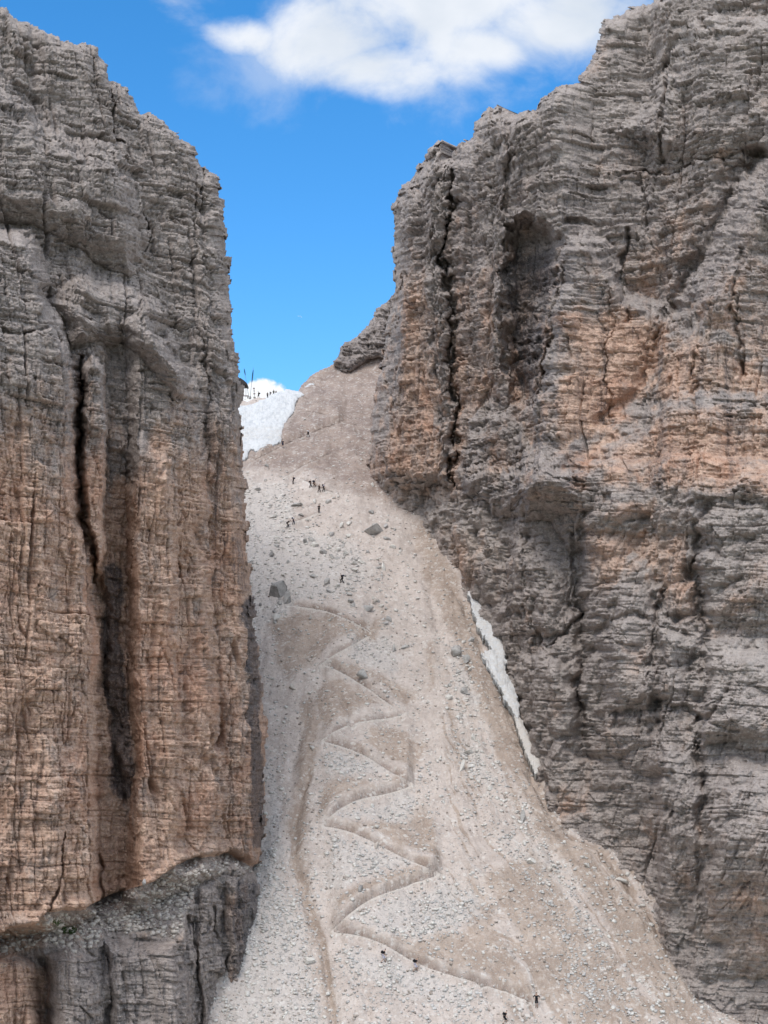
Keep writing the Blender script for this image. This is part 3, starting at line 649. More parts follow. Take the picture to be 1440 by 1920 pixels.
for pl, v in (([(860, 880), (850, 560), (740, 500), (700, 780), (700, 900)], .18), ([(1040, 580), (1240, 600), (1240, 700), (1150, 820), (1100, 860), (1010, 830)], .45), ([(1200, 200), (1440, 200), (1440, 340), (1200, 330)], .25),
              ([(1180, 650), (1330, 620), (1440, 700), (1440, 740), (1200, 745)], .35), ([(1090, 950), (1240, 940), (1300, 1060), (1240, 1120), (1100, 1080)], .5), ([(1240, 1090), (1440, 1060), (1440, 1180), (1260, 1180)], .35),
              ([(1140, 800), (1440, 780), (1440, 930), (1130, 925)], .35), ([(1330, 1680), (1460, 1650), (1460, 1850), (1340, 1800)], .45), ([(1040, 1490), (1110, 1490), (1130, 1540), (1050, 1530)], .5), ([(840, 1000), (890, 1010), (900, 1080), (860, 1075)], .6),
              ([(650, 860), (860, 915), (860, 940), (700, 935)], .3), ([(1280, 530), (1180, 560), (1250, 420), (1330, 400)], .4)):
    warmz = warmz + v * .5 * ss(sdp(wx, wy, pl), -45, 35)
tint = np.clip(warmz + .15 * n2(s / 6, z / 12, 190) + .06 * massive - .45 * crest * (.6 + .8 * n2(s / 2, z / 2, 196)), 0, 1)
stain_shade = np.maximum((.55 - .35 * low) * ss(fbm(s / 4, z / 30, 4, 198), .05, .4), .75 * ss(sdp(wx, wy, [(950, 480), (1050, 450), (1035, 560), (1005, 740), (960, 730)]), -15, 15))  # streaks are stain; the recess polygon is depth shade painted into the colour
for ln, wd, v in (([(1120, 560), (1128, 700), (1130, 790)], 14, .6), ([(1360, 640), (1366, 800), (1370, 900)], 16, .6), ([(1290, 150), (1295, 260)], 14, .5), ([(1200, 560), (1260, 560), (1290, 480)], 26, .4),
                  ([(960, 960), (1080, 980), (1090, 1100)], 34, .45), ([(1420, 1100), (1430, 1160)], 14, .5), ([(880, 800), (940, 870), (1080, 890)], 36, .35), ([(1180, 1540), (1220, 1400), (1300, 1500), (1290, 1650)], 60, .25), ([(1000, 1150), (1050, 1300)], 50, .2)):
    stain_shade = np.maximum(stain_shade, v * ss(-dline(wx, wy, ln), -wd, -wd * .3))
pale = np.clip(.35 * crest * (.5 + 1.0 * n2(s / 1.6, z / 1.2, 197)) + .25 * (1 - ss(wy, 150, 420)) + .22 * low + .2 * ss(n2(s / 9, z / 6, 195), .1, .5) + .4 * ss(sdp(wx, wy, [(1300, 1210), (1440, 1200), (1440, 1270), (1330, 1290)]), -20, 20) + .4 * ss(sdp(wx, wy, [(1040, 270), (1060, 270), (1062, 305), (1035, 305)]), -6, 6)
               + .45 * ss(sdp(wx, wy, [(700, 912), (850, 925), (960, 1000), (960, 1060), (880, 1060), (830, 990), (760, 945)]), -10, 15), 0, 1)
def back_right(V):
    r = V / V[:, 1:2]
    return [V + r * 8 + np.array([1.5, 0, -.8]), V + r * 60 + np.array([22, 0, -10.0])]
right_cliff = sheet('right_cliff', P2, osd > 0, ROCK, dict(tint=tint, stain_shade=stain_shade, pale=pale), back_right)
tag(right_cliff, 'tall right rock wall of layered grey and tan beds with a long vertical crack', None, None, 'structure')
print('right', time.time() - T0)

# ---- outcrop on the skyline behind the right wall
OUTC = [(626, 688), (636, 668), (645, 645), (668, 634), (690, 610), (703, 598), (706, 580), (722, 570), (736, 556), (760, 548), (800, 540), (800, 720), (716, 672), (700, 676), (676, 690), (660, 700), (646, 698), (636, 692)]
PX, PY = grid(615, 800, 530, 730, 1.5)
Y = screeY(PX, PY) - 3.5 + (700 - PY) * .02
P = world(PX, PY, Y); s = P[..., 0]; z = P[..., 2]
d = rockdisp(s, z, .3, 1.3, 500) * 1.3
osd = sdp(PX + 4 * bricks(s, z, 3, 1.6, 580)[0], PY + 4 * bricks(s, z, 2.4, 3, 581)[0], OUTC)
D = d * np.clip(.5 + osd / 20, 0, 1)
P2 = P + np.array([-.2, -.95, 0.0]) * D[..., None]
P2 += (P / P[..., 1:2]) * (3 * np.clip(1 - osd / 14, 0, 1) ** 2)[..., None]
oc = sheet('rock_outcrop', P2, osd > 0, ROCK, dict(tint=np.full(PX.shape, .05), stain_shade=np.full(PX.shape, .5), pale=np.zeros(PX.shape)), back_right)
tag(oc, 'dark jagged rock ridge on the skyline behind the cracked pillar', None, None, 'structure')

# ------------------------------------------------------------------ snow patches
def snow(poly, label, thick, st=1.0, dirt=None, wob=3.0, pull=0.0):
    a = np.array(poly); PX, PY = grid(a[:, 0].min() - 4, a[:, 0].max() + 4, a[:, 1].min() - 4, a[:, 1].max() + 4, st)
    Pq = on_scree(PX, PY); q = world(PX, PY, screeY(PX, PY))
    hgt = (Pq[..., 2] - q[..., 2])
    osd = sdp(PX + wob * fbm(PX / 9, PY / 9, 3, 7), PY + wob * fbm(PX / 9, PY / 9, 3, 8), poly)
    q[..., 2] += hgt * .6 + thick * (1 - np.exp(-np.clip(osd, 0, None) / 5)) + .12 * fbm(q[..., 0] / 1.2, q[..., 1] / 1.2, 3, 11)
    q -= (q / q[..., 1:2]) * pull
    dt = np.zeros(PX.shape) if dirt is None else dirt(PX, PY)
    def bk(V): return [V + (V / V[:, 1:2]) * 1.5 + np.array([0, 0, -.8 - thick])]
    o = sheet('snow_patch', q, osd > 0, SNOW, dict(dirt=dt), bk, smooth=True)
    return tag(o, label, 'snow patch')
snow([(440, 762), (460, 760), (475, 757), (492, 751), (503, 746), (512, 741), (525, 734.5), (535, 732), (550, 732.5), (562, 734), (571, 746), (559, 748), (553, 764), (552, 778), (540, 789), (533, 803), (529, 820), (527, 835), (515, 842), (495, 850), (478, 852), (470, 848), (462, 862), (440, 872)],
     'large old snowfield below the saddle beside the left rock wall', .6, 1.0, lambda a, b: .45 * ss(b, 790, 815) * (1 - ss(b, 830, 845)), 2.0, 1.2)
snow([(876, 1096), (892, 1100), (900, 1104), (902, 1116), (916, 1130), (924, 1158), (940, 1180), (950, 1212), (948, 1240), (966, 1270), (975, 1300), (976, 1326), (970, 1330), (955, 1305), (938, 1280), (918, 1250), (902, 1215), (908, 1205), (920, 1203), (914, 1188), (895, 1160), (886, 1130)],
     'long narrow strip of dirty snow in the gap between scree and right rock wall', .35, 1.0, lambda a, b: .5 + 0 * a, 8.0, 1.5)
snow([(958, 1300), (972, 1312), (984, 1338), (990, 1352), (1000, 1385), (1014, 1405), (1017, 1425), (1004, 1436), (992, 1412), (978, 1370), (966, 1335)],
     'small grimy snow remnant below the long narrow snow strip', .4, 1.0, lambda a, b: .75 + 0 * a, 4.0, 1.2)
snow([(570, 729.5), (576, 725), (588, 722), (592, 724), (585, 728), (576, 731)], 'tiny bright snow patch on the slope above the saddle', .4, .5, None, .5, .8)

# ------------------------------------------------------------------ ground far below
put('ground', [(-3000, -3000, -190), (3000, -3000, -190), (3000, 6, -190), (-3000, 6, -190)], [(0, 1, 2, 3)], flat_mat('valley ground', (.16, .17, .12)))
bpy.data.objects['ground']['kind'] = 'structure'
gx_, gy_ = np.meshgrid(np.linspace(-1500, 1500, 120), np.linspace(0, 1, 50))
yy = 6 + gy_ * 600; zz = np.interp(yy, [0, 200, 424, 500, 606], [-190, -70, -4, 10, -30]) - 5 + 8 * fbm(gx_ / 60, yy / 60, 3, 4)
A_ = np.stack([gx_, yy, zz], -1)
base = sheet('hillside', A_, np.ones(gx_.shape, bool), SCREE, dict(brown=gx_ * 0 + .5, grey=gx_ * 0, red=gx_ * 0))
tag(base, None, None, None, 'structure')

# ------------------------------------------------------------------ stones
rng = np.random.default_rng(7)
def ico(sub):
    import bmesh
    bm = bmesh.new(); bmesh.ops.create_icosphere(bm, subdivisions=sub, radius=1.0)
    v = np.array([q.co[:] for q in bm.verts]); f = np.array([[q.index for q in p.verts] for p in bm.faces]); bm.free()
    return v, f
def rockshape(seed, sub=3, flat=.72, cuts=16):
    r = np.random.default_rng(seed); v, f = ico(sub)
    v = v * (1 + .12 * r.standard_normal())  # radius
    for _ in range(cuts):          # chop with random planes: angular block
        n = r.standard_normal(3); n /= np.linalg.norm(n); dd = r.uniform(.30, .72)
        k = v @ n; v = np.where((k > dd)[:, None], v - np.outer(k - dd, n), v)
    v += .015 * r.standard_normal(v.shape); v /= np.abs(v).max() * .9
    v[:, 2] *= flat; v[:, 0] *= r.uniform(.8, 1.25)
    return v, f
M_GREY = stone_mat('grey boulder', (.36, .345, .33), (.50, .475, .45)); M_PALE = stone_mat('pale boulder', (.56, .53, .49), (.70, .67, .625)); M_TAN = stone_mat('tan boulder', (.44, .385, .34), (.56, .51, .46)); M_DARK = stone_mat('dark boulder', (.26, .25, .24), (.38, .36, .34))
SHP = {}
for k in range(8):
    v, f = rockshape(40 + k); me = put('tmp', v, f); SHP[k] = me.data; bpy.data.objects.remove(me)
cache = {}
def boulder(px, py, wpx, hpx, mat, label, shape=0, rot=0.0, group='stones scattered on the scree', name='boulder', tilt=0.0):
    p = find_scree(px, py); m = p[1] / F
    key = (shape, mat.name)
    if key not in cache:
        d_ = SHP[shape].copy(); d_.materials.clear(); d_.materials.append(mat); cache[key] = d_
    o = bpy.data.objects.new(name, cache[key]); COL.objects.link(o)
    a = wpx * m * .5
    o.scale = (a * 1.1, a * .9, hpx * m * .5 / .58); o.rotation_euler = (R(-18), tilt, rot)
    o.location = (p[0], p[1], p[2] + hpx * m * .18)
    tag(o, label, 'boulder' if wpx > 14 else 'rock', group); return o
BIG = [
 (700, 1001, 42, 24, M_GREY, 'flat rounded grey boulder, largest in the upper scree beside the brown slope', 1, 0, 0),
 (519, 1112, 40, 34, M_DARK, 'big dark slanting boulder near the left rock wall', 2, 0, .5),
 (538, 1128, 26, 24, M_GREY, 'rounded grey boulder leaning on the big dark slanting boulder', 3, 0, 0),
 (517, 1160, 19, 20, M_PALE, 'pale square block just below the big dark slanting boulder', 4, .4, 0),
 (683, 1276, 25, 20, M_GREY, 'lone round grey boulder above the brown zigzag bank in mid slope', 5, 0, 0),
 (657, 1128, 21, 9, M_GREY, 'low flat grey slab left of two mid slope boulders', 6, 0, 0),
 (690, 1143, 18, 14, M_GREY, 'grey boulder with a dark underside below the low flat slab', 7, 1, 0),
 (703, 1129, 13, 13, M_TAN, 'tan cube shaped rock right of the low flat slab', 0, .7, .3),
 (716, 1139, 11, 9, M_PALE, 'small pale rock right of the grey boulder with dark underside', 1, .7, .3),
 (717, 1068, 9, 20, M_PALE, 'tall pale upright slab in the upper scree', 2, .2, 0),
 (612, 1094, 20, 11, M_GREY, 'grey boulder downhill of the bending dark hiker', 3, .2, 0),
 (585, 1080, 15, 10, M_GREY, 'blocky grey boulder above the big dark slanting boulder', 4, 1.2, 0),
 (572, 1018, 16, 13, M_GREY, 'left block of the grey boulder cluster in the upper scree', 5, 1, .3),
 (584, 1014, 13, 16, M_GREY, 'upright middle block of the grey boulder cluster', 6, 2, .2),
 (590, 1023, 14, 11, M_PALE, 'pale right block of the grey boulder cluster', 7, 0, .2),
 (606, 1037, 20, 9, M_GREY, 'flat grey slab below the grey boulder cluster', 0, 0, 0),
 (664, 1058, 14, 8, M_PALE, 'pale rock left of its dark twin in the upper scree', 1, 0, 0),
 (674, 1056, 12, 9, M_PALE, 'pale rock with dark base just above the bending hiker', 2, 0, 0),
 (737, 1222, 11, 15, M_GREY, 'upright grey stone in the rubble right of the path bend', 3, 0, 0),
 (759, 1215, 17, 11, M_GREY, 'rounded grey stone right of the upright grey stone', 4, 0, 0),
 (550, 1290, 15, 13, M_TAN, 'single tan boulder near the foot of the left wall', 5, 0, 0),
 (856, 1222, 36, 24, M_GREY, 'broad rough grey boulder left of the narrow snow strip', 6, 0, 0),
 (872, 1240, 22, 14, M_GREY, 'grey block touching the broad rough grey boulder', 3, 1, 0),
 (841, 1310, 14, 12, M_PALE, 'pale round stone on the right hand rubble band', 7, 0, 0),
 (870, 1296, 20, 16, M_GREY, 'grey boulder downhill of the broad rough boulder', 0, 0, 0),
 (878, 1414, 24, 9, M_PALE, 'white flat slab topping the pale rock cluster', 1, 0, 0),
 (886, 1385, 10, 14, M_PALE, 'white upright stone above the white flat slab', 2, 0, 0),
 (866, 1442, 14, 22, M_PALE, 'white long block at the lower end of the pale rock cluster', 3, 0, .2),
 (884, 1438, 16, 12, M_PALE, 'white squat block right of the white long block', 4, 0, .2),
 (877, 1400, 12, 8, M_TAN, 'tan chip between the white slab and upright stone', 5, 0, .2),
 (676, 1668, 14, 15, M_DARK, 'dark hollow stone standing alone between two zigzag legs', 6, 0, .3),
 (581, 1803, 19, 13, M_PALE, 'bright white block left of the brown gully near the bottom', 7, 0, 0),
 (697, 1512, 10, 11, M_PALE, 'white pointed stone sitting on the zigzag path', 0, 0, 0),
 (706, 1592, 8, 17, M_TAN, 'thin tan slab stuck upright in the brown bank', 1, .3, .3),
 (995, 1617, 21, 11, M_PALE, 'pale flat boulder on the lower right scree', 2, 0, 0),
 (980, 1538, 18, 22, M_GREY, 'cracked grey boulder above the pale flat one on the right scree', 3, 0, 0),
 (1164, 1652, 26, 12, M_PALE, 'largest white slab beside the muddy gully at the right', 4, 0, .5),
 (1101, 1627, 16, 8, M_PALE, 'pale slab left of the largest white slab', 5, 0, .4),
 (1138, 1657, 11, 9, M_PALE, 'pale cube between two white slabs on the right scree', 6, 0, 0),
 (1029, 1630, 11, 11, M_TAN, 'tan stone right of the pale flat boulder', 7, 0, 0),
 (1096, 1790, 15, 10, M_PALE, 'pale boulder alone on the far lower right scree', 0, 0, 0),
 (1018, 1872, 10, 7, M_PALE, 'white pointed stone right of the man with hands on hips', 1, 0, 0),
 (1001, 1886, 7, 11, M_PALE, 'white round stone at the feet of the man with hands on hips', 2, 0, 0),
 (964, 1897, 9, 7, M_PALE, 'white stone uphill of the lowest hiker', 3, 0, 0),
 (553, 948, 22, 10, M_GREY, 'flat grey slab with dark shadow above two hikers', 4, 0, 0),
 (567, 967, 13, 5, M_DARK, 'thin dark slab beside the lone hiker on the upper path', 5, 0, 0),
 (590, 939, 11, 13, M_PALE, 'pale upright stone below the line of four hikers', 6, 0, 0),
 (616, 942, 12, 10, M_GREY, 'grey stone right of the pale upright stone', 7, 0, 0),
 (500, 875, 12, 7, M_GREY, 'grey rock below the large snowfield', 0, 0, 0),
 (484, 920, 15, 7, M_GREY, 'grey rock against the left wall in the upper scree', 1, 0, .3),
 (698, 911, 6, 10, M_PALE, 'white upright stone at the foot of the cracked pillar', 2, 0, 0),
 (640, 985, 14, 10, M_PALE, 'pale boulder uphill and left of the flat rounded boulder', 3, 0, 0),
 (655, 985, 12, 12, M_PALE, 'pale cube uphill of the flat rounded boulder', 4, .5, 0),
]
for b in BIG: boulder(b[0], b[1], b[2], b[3], b[4], b[5], b[6], b[7], tilt=b[8])
# medium stones: individuals, told apart by nothing but the patch of scree they lie on
def rand_in(poly, n):
    a = np.array(poly, float); out_ = []
    while len(out_) < n:
        qx = rng.uniform(a[:, 0].min(), a[:, 0].max(), 400); qy = rng.uniform(a[:, 1].min(), a[:, 1].max(), 400)
        k = sdp(qx, qy, poly) > 0; out_ += list(zip(qx[k], qy[k]))
    return out_[:n]
ZONES = [
 ([(475, 920), (640, 925), (760, 990), (740, 1180), (690, 1160), (560, 1080), (478, 1000)], 84, (6, 15), (M_GREY, M_GREY, M_PALE), 'rock in the rubble of the upper couloir', 'rocks strewn over the upper couloir'),
 ([(480, 1010), (520, 1020), (540, 1180), (500, 1200), (484, 1150)], 22, (6, 14), (M_GREY, M_DARK, M_PALE), 'block piled along the foot of the left wall', 'rubble blocks along the foot of the left wall'),
 ([(560, 1120), (760, 1160), (800, 1260), (720, 1320), (560, 1270)], 34, (4, 9), (M_GREY, M_PALE, M_TAN), 'stone lying between the middle zigzag legs', 'stones between the middle zigzag legs'),
 ([(830, 1180), (880, 1190), (940, 1420), (950, 1500), (880, 1480), (845, 1340)], 40, (5, 12), (M_PALE, M_PALE, M_GREY), 'stone in the rubble band below the narrow snow strip', 'pale stones in the rubble band'),
 ([(900, 1480), (1010, 1490), (1240, 1760), (1330, 1900), (1130, 1900), (960, 1680)], 46, (4, 10), (M_PALE, M_PALE, M_TAN), 'stone on the fan of scree at the lower right', 'pale stones on the lower right scree'),
 ([(800, 990), (845, 1075), (880, 1130), (960, 1330), (1020, 1480), (1120, 1560), (1230, 1700), (1300, 1830), (1440, 1900), (1290, 1860), (1190, 1700), (1090, 1590), (1000, 1490), (930, 1330), (860, 1140), (790, 1010)], 40, (5, 16), (M_TAN, M_GREY, M_GREY), 'block fallen at the foot of the right wall', 'fallen blocks along the foot of the right wall'),
 ([(505, 1400), (560, 1500), (600, 1560), (800, 1500), (830, 1700), (640, 1900), (470, 1900), (490, 1650)], 42, (3, 7), (M_PALE, M_TAN, M_GREY), 'stone on the gravel of the lower zigzags', 'stones on the gravel of the lower zigzags'),
]
for poly, n, (a, b), mats, lab, grp in ZONES:
    for (qx, qy) in rand_in(poly, n):
        wpx = a + (b - a) * rng.random() ** 2.4; hp = wpx * rng.uniform(.5, .95)
        mt_ = mats[rng.integers(3)]; cn = {M_GREY: 'grey', M_PALE: 'pale', M_TAN: 'tan', M_DARK: 'dark'}[mt_]; zs = 'large' if wpx > a + (b - a) * .55 else 'medium' if wpx > a + (b - a) * .2 else 'small'; fl_ = 'flat' if hp < wpx * .65 else 'blocky'
        boulder(qx, qy, wpx, hp, mt_, f'{zs} {fl_} {cn} {lab}', int(rng.integers(8)), rng.uniform(0, 6.3), grp, 'rock', rng.uniform(-.4, .4))
# pebbles: stuff
def pebbles(name, n, density, smin, smax, mat, label, seed, surf=None, box_=(375, 1500, 740, 2000)):
    r = np.random.default_rng(seed)
    qx = r.uniform(box_[0], box_[1], n * 5); qy = r.uniform(box_[2], box_[3], n * 5)
    keep = r.random(n * 5) < density(qx, qy); qx = qx[keep][:n]; qy = qy[keep][:n]
    ci = np.clip(((qx - 150) / STX).astype(int), 0, KEEP.shape[1] - 1); ri = np.clip(((qy - 540) / STX).astype(int), 0, KEEP.shape[0] - 1)
    k = r.random(len(qx)) < (KEEP[ri, ci] if surf is None else 2); qx = qx[k]; qy = qy[k]
    p = on_scree(qx, qy) if surf is None else surf(qx, qy)
    sz = smin + (smax - smin) * r.random(len(qx)) ** 5
    cube = np.array([(-1, -1, -1), (1, -1, -1), (1, 1, -1), (-1, 1, -1), (-1, -1, 1), (1, -1, 1), (1, 1, 1), (-1, 1, 1)], float) * .55
    V = cube[None] * (1 + .45 * (r.random((len(qx), 8, 3)) - .5))
    V *= (sz[:, None] * np.stack([r.uniform(.8, 1.5, len(qx)), r.uniform(.6, 1.2, len(qx)), r.uniform(.4, .8, len(qx))], -1))[:, None, :]
    a = r.uniform(0, 6.3, len(qx)); c, s_ = np.cos(a)[:, None], np.sin(a)[:, None]
    X = V[..., 0] * c - V[..., 1] * s_; Yv = V[..., 0] * s_ + V[..., 1] * c; b = r.uniform(-.5, .9, len(qx))[:, None]
    Zv = V[..., 2] * np.cos(b) + Yv * np.sin(b); Yv = Yv * np.cos(b) - V[..., 2] * np.sin(b)
    V = np.stack([X, Yv, Zv], -1) + p[:, None, :] + np.array([0, 0, 1]) * (sz * .2)[:, None, None]
    fq = np.array([(0, 3, 2, 1), (4, 5, 6, 7), (0, 1, 5, 4), (1, 2, 6, 5), (2, 3, 7, 6), (3, 0, 4, 7)])
    Fq = (fq[None] + (np.arange(len(qx)) * 8)[:, None, None]).reshape(-1, 4)
    o = put(name, V.reshape(-1, 3), Fq, mat); tag(o, label, None, None, 'stuff')
def patchy(qx, qy, sc, sd): return ss(fbs((qx - .62 * np.clip(qx - 800, 0, None) * 0 - .55 * (qy - 1400) * ss(qx, 760, 960)) / sc, qy / (sc * 5), 3, sd), -.3, .45) * .8 + .2 * ss(fbm(qx / sc, qy / sc, 3, sd + 1), -.2, .4)
def inpol(qx, qy, polys, a=-10, b=10):
    m = np.zeros(qx.shape)
    for pl in polys: m = np.maximum(m, ss(sdp(qx, qy, pl), a, b))
    return m
dens_grey = lambda X, Yp: np.clip(.2 + .8 * inpol(X, Yp, GREY, -45, 40), 0, 1) * patchy(X, Yp, 40, 77) * (1 - .8 * inpol(X, Yp, RED))
dens_pale = lambda X, Yp: np.clip(.25 + .6 * inpol(X, Yp, [z_[0] for z_ in ZONES[3:5]], -30, 30) + .4 * inpol(X, Yp, GREY), 0, 1) * (1 - .75 * inpol(X, Yp, BROWN)) * patchy(X, Yp, 30, 79)
pebbles('gravel', 34000, dens_grey, .07, .36, stone_mat('grey gravel', (.46, .44, .42), (.60, .575, .55)), 'grey gravel covering the scree', 3)
pebbles('gravel', 24000, dens_pale, .07, .45, M_PALE, 'white stone chips sprinkled over the scree', 4)
pebbles('gravel', 9000, lambda X, Yp: .3 + .4 * patchy(X, Yp, 30, 81), .08, .3, stone_mat('brown gravel', (.32, .27, .235), (.42, .37, .33)), 'brown grit scattered over the scree', 5)
print('stones', time.time() - T0)

# loose blocks on the ledge of the left wall, and the little patch of grass there
def on_left(px, py):
    c = int(round((px - LEFT_O[0]) / 1.5)); r = int(round((py - LEFT_O[1]) / 1.5)); return LEFT_P[r, c]
for (qx, qy, wp, hp, mt, lab) in [(118, 1712, 22, 9, M_TAN, 'flat reddish boulder lying on the ledge under the left wall'), (182, 1722, 16, 10, M_TAN, 'reddish block on the ledge at the foot of the narrow red rib'), (106, 1748, 17, 13, M_TAN, 'reddish rounded stone next to the green tuft'),
                                  (262, 1652, 12, 16, M_GREY, 'grey upright block on the ledge against the wall foot')]:
    o = boulder(900, 1500, wp, hp, mt, lab, int(qx) % 8, .3, 'loose blocks on the left wall ledge', 'boulder')
    p = on_left(qx, qy); m = p[1] / F; o.location = p + np.array([0, -.3, .2]); o.scale = (wp * m * .6, wp * m * .6, hp * m * .6)
def left_surf(a, b):
    return LEFT_P[np.round((b - LEFT_O[1]) / 1.5).astype(int), np.round((a - LEFT_O[0]) / 1.5).astype(int)]
pebbles('rubble', 2600, lambda a, b: ss(b, interp(a, L_FOOT) + 3, interp(a, L_FOOT) + 9) * (1 - ss(b, np.maximum(interp(a, L_LIP), interp(a, L_FOOT) + 6) - 8, np.maximum(interp(a, L_LIP), interp(a, L_FOOT) + 6) + 3)), .06, .55, M_TAN, 'rubble lying on the ledge under the left wall', 9, left_surf, (5, 478, 1600, 1810))
GR = flat_mat('alpine grass', (.07, .11, .035))
gv, gf = [], []
for k in range(900):
    qx, qy = rand_in([(95, 1728), (112, 1726), (142, 1742), (140, 1752), (118, 1750), (100, 1740)], 1)[0]
    p = on_left(qx, qy) + np.array([0, -.15, 0]); a = rng.uniform(0, 6.3); h_ = rng.uniform(.15, .4); w_ = .05
    i = len(gv); t_ = np.array([rng.uniform(-.1, .1), rng.uniform(-.25, 0), h_])
    gv += [p - np.array([math.cos(a) * w_, math.sin(a) * w_, 0]), p + np.array([math.cos(a) * w_, math.sin(a) * w_, 0]), p + t_]; gf.append((i, i + 1, i + 2))
tag(put('grass', gv, gf, GR), 'tuft of green grass on the ledge of the left wall', None, None, 'stuff')

# ------------------------------------------------------------------ hikers
SK = flat_mat('skin', (.42, .27, .20)); CL = {n_: flat_mat(n_ + ' cloth', c_) for n_, c_ in dict(black=(.012, .012, .016), navy=(.02, .025, .05), dark=(.035, .03, .035), white=(.7, .7, .74), lilac=(.5, .47, .55), grey=(.12, .12, .13), green=(.03, .05, .04), brown=(.12, .07, .05)).items()}
BOOT = flat_mat('boots', (.03, .025, .02))
def skin(name, pts, edges, rad, sub=1, root=0):
    me = bpy.data.meshes.new(name); me.from_pydata(pts, edges, []); o = bpy.data.objects.new(name, me); COL.objects.link(o)
    m = o.modifiers.new('s', 'SKIN'); m.use_smooth_shade = True
    for i, q in enumerate(me.skin_vertices[0].data): q.radius = rad[i]; q.use_root = (i == root)
    s_ = o.modifiers.new('b', 'SUBSURF'); s_.levels = sub; s_.render_levels = sub
    dg = bpy.context.evaluated_depsgraph_get(); ev = o.evaluated_get(dg)
    out_ = bpy.data.meshes.new_from_object(ev, depsgraph=dg); bpy.data.objects.remove(o); return out_
def figure(stride, lean, arm, bend=0.0):
    """skeleton facing +x, z up; returns the part meshes"""
    S, C = math.sin(lean), math.cos(lean)
    def tor(h, off=0, y=0): return (S * h + C * off, y, .93 + C * h - S * off)
    def leg(sx, side):
        hip = (0, side * .095, .92); kn = (.10 + sx * .5 + bend * .12, side * .10, .50 - bend * .02); an = (sx, side * .10, .09); toe = (sx + .17, side * .11, .045)
        return hip, kn, an, toe
    L = leg(stride, 1); Rr = leg(-stride, -1)
    sh = [tor(.50, 0, .19), tor(.50, 0, -.19)]
    if arm == 'hips': el = [tor(.27, -.05, .40), tor(.27, -.05, -.40)]; wr = [tor(.06, .08, .20), tor(.06, .08, -.20)]
    elif arm == 'poles': el = [tor(.24, .10, .24), tor(.24, .02, -.24)]; wr = [tor(.14, .34, .26), tor(.10, .26, -.26)]
    else: el = [tor(.22, .06, .24), tor(.22, -.06, -.24)]; wr = [tor(-.02, .16, .25), tor(-.02, .04, -.25)]
    pts = [(0, 0, .93), tor(.18), tor(.38), tor(.52), tor(.60, .01), tor(.68, .03), tor(.78, .03)]; rad = [(.12, .15), (.11, .14), (.12, .16), (.10, .12), (.055, .055), (.085, .075), (.07, .065)]
    E = [(i, i + 1) for i in range(6)]
    def chain(start, ps, rs):
        prev = start
        for p_, r_ in zip(ps, rs): pts.append(p_); rad.append((r_, r_)); E.append((prev, len(pts) - 1)); prev = len(pts) - 1
        return prev
    for lg in (L, Rr): chain(0, lg, (.09, .06, .042, .035))
    for k in (0, 1):
        sgn = 1 - 2 * k; wpt = chain(3, (sh[k], el[k], wr[k]), (.06, .042, .028))
        d_ = np.array(wr[k]) - np.array(el[k]); d_ /= np.linalg.norm(d_); palm = tuple(np.array(wr[k]) + d_ * .07)
        pi = chain(wpt, (palm,), (.03,))
        for j, (off, ln_) in enumerate(((-.03, .075), (-.01, .085), (.01, .08), (.03, .065))):
            q0 = np.array(palm) + d_ * .03 + np.array([off, 0, 0]); q1 = q0 + d_ * ln_ * .6 + np.array([.01, -.015 * sgn, 0]); chain(pi, (tuple(q0), tuple(q1)), (.009, .008))
        q0 = np.array(wr[k]) + d_ * .03 + np.array([.035, 0, 0]); chain(pi, (tuple(q0), tuple(q0 + d_ * .04 + np.array([.02, 0, 0]))), (.010, .009))
    body = skin('body', pts, E, rad)
    shirt = skin('shirt', [(0, 0, .90), tor(.18), tor(.38), tor(.53), sh[0], el[0], sh[1], el[1]], [(0, 1), (1, 2), (2, 3), (3, 4), (4, 5), (3, 6), (6, 7)], [(.14, .175), (.13, .165), (.14, .185), (.11, .13), (.08, .08), (.062, .062), (.08, .08), (.062, .062)])
    tp = [(0, 0, .94)]; te = []; tr = [(.13, .165)]
    for lg in (L, Rr):
        b0 = len(tp); kn = lg[1]; tp += [lg[0], kn]; tr += [(.115, .115), (.085, .085)]; te += [(0, b0), (b0, b0 + 1)]
    shorts = skin('shorts', tp, te, tr)
    te2 = list(te); tp2 = list(tp); tr2 = list(tr)
    for lg, b0 in ((L, 2), (Rr, 4)):
        tp2.append((lg[2][0], lg[2][1], lg[2][2] + .04)); tr2.append((.062, .062)); te2.append((b0, len(tp2) - 1))
    trousers = skin('trousers', tp2, te2, tr2)
    boots = [skin('boot', [(lg[2][0], lg[2][1], .15), (lg[2][0] - .02, lg[2][1], .06), (lg[3][0] + .02, lg[3][1], .05)], [(0, 1), (1, 2)], [(.055, .055), (.055, .055), (.045, .05)]) for lg in (L, Rr)]
    hair = skin('hair', [tor(.73, -.01), tor(.80, .0), tor(.84, .03)], [(0, 1), (1, 2)], [(.085, .085), (.09, .088), (.07, .07)])
    cap = skin('cap', [tor(.79, .02), tor(.84, .02), tor(.80, .13)], [(0, 1), (0, 2)], [(.098, .092), (.07, .07), (.03, .07)])
    pack = skin('backpack', [tor(.10, -.26), tor(.30, -.27), tor(.52, -.24)], [(0, 1), (1, 2)], [(.12, .15), (.14, .17), (.10, .13)])
    return dict(body=body, shirt=shirt, shorts=shorts, trousers=trousers, boots=boots, hair=hair, cap=cap, backpack=pack)
POSE = {'walk': figure(.24, .12, 'down'), 'stand': figure(.06, .04, 'down'), 'hips': figure(.02, .0, 'hips'), 'climb': figure(.26, .42, 'poles', 1.0), 'stoop': figure(.16, .95, 'poles', 1.5)}
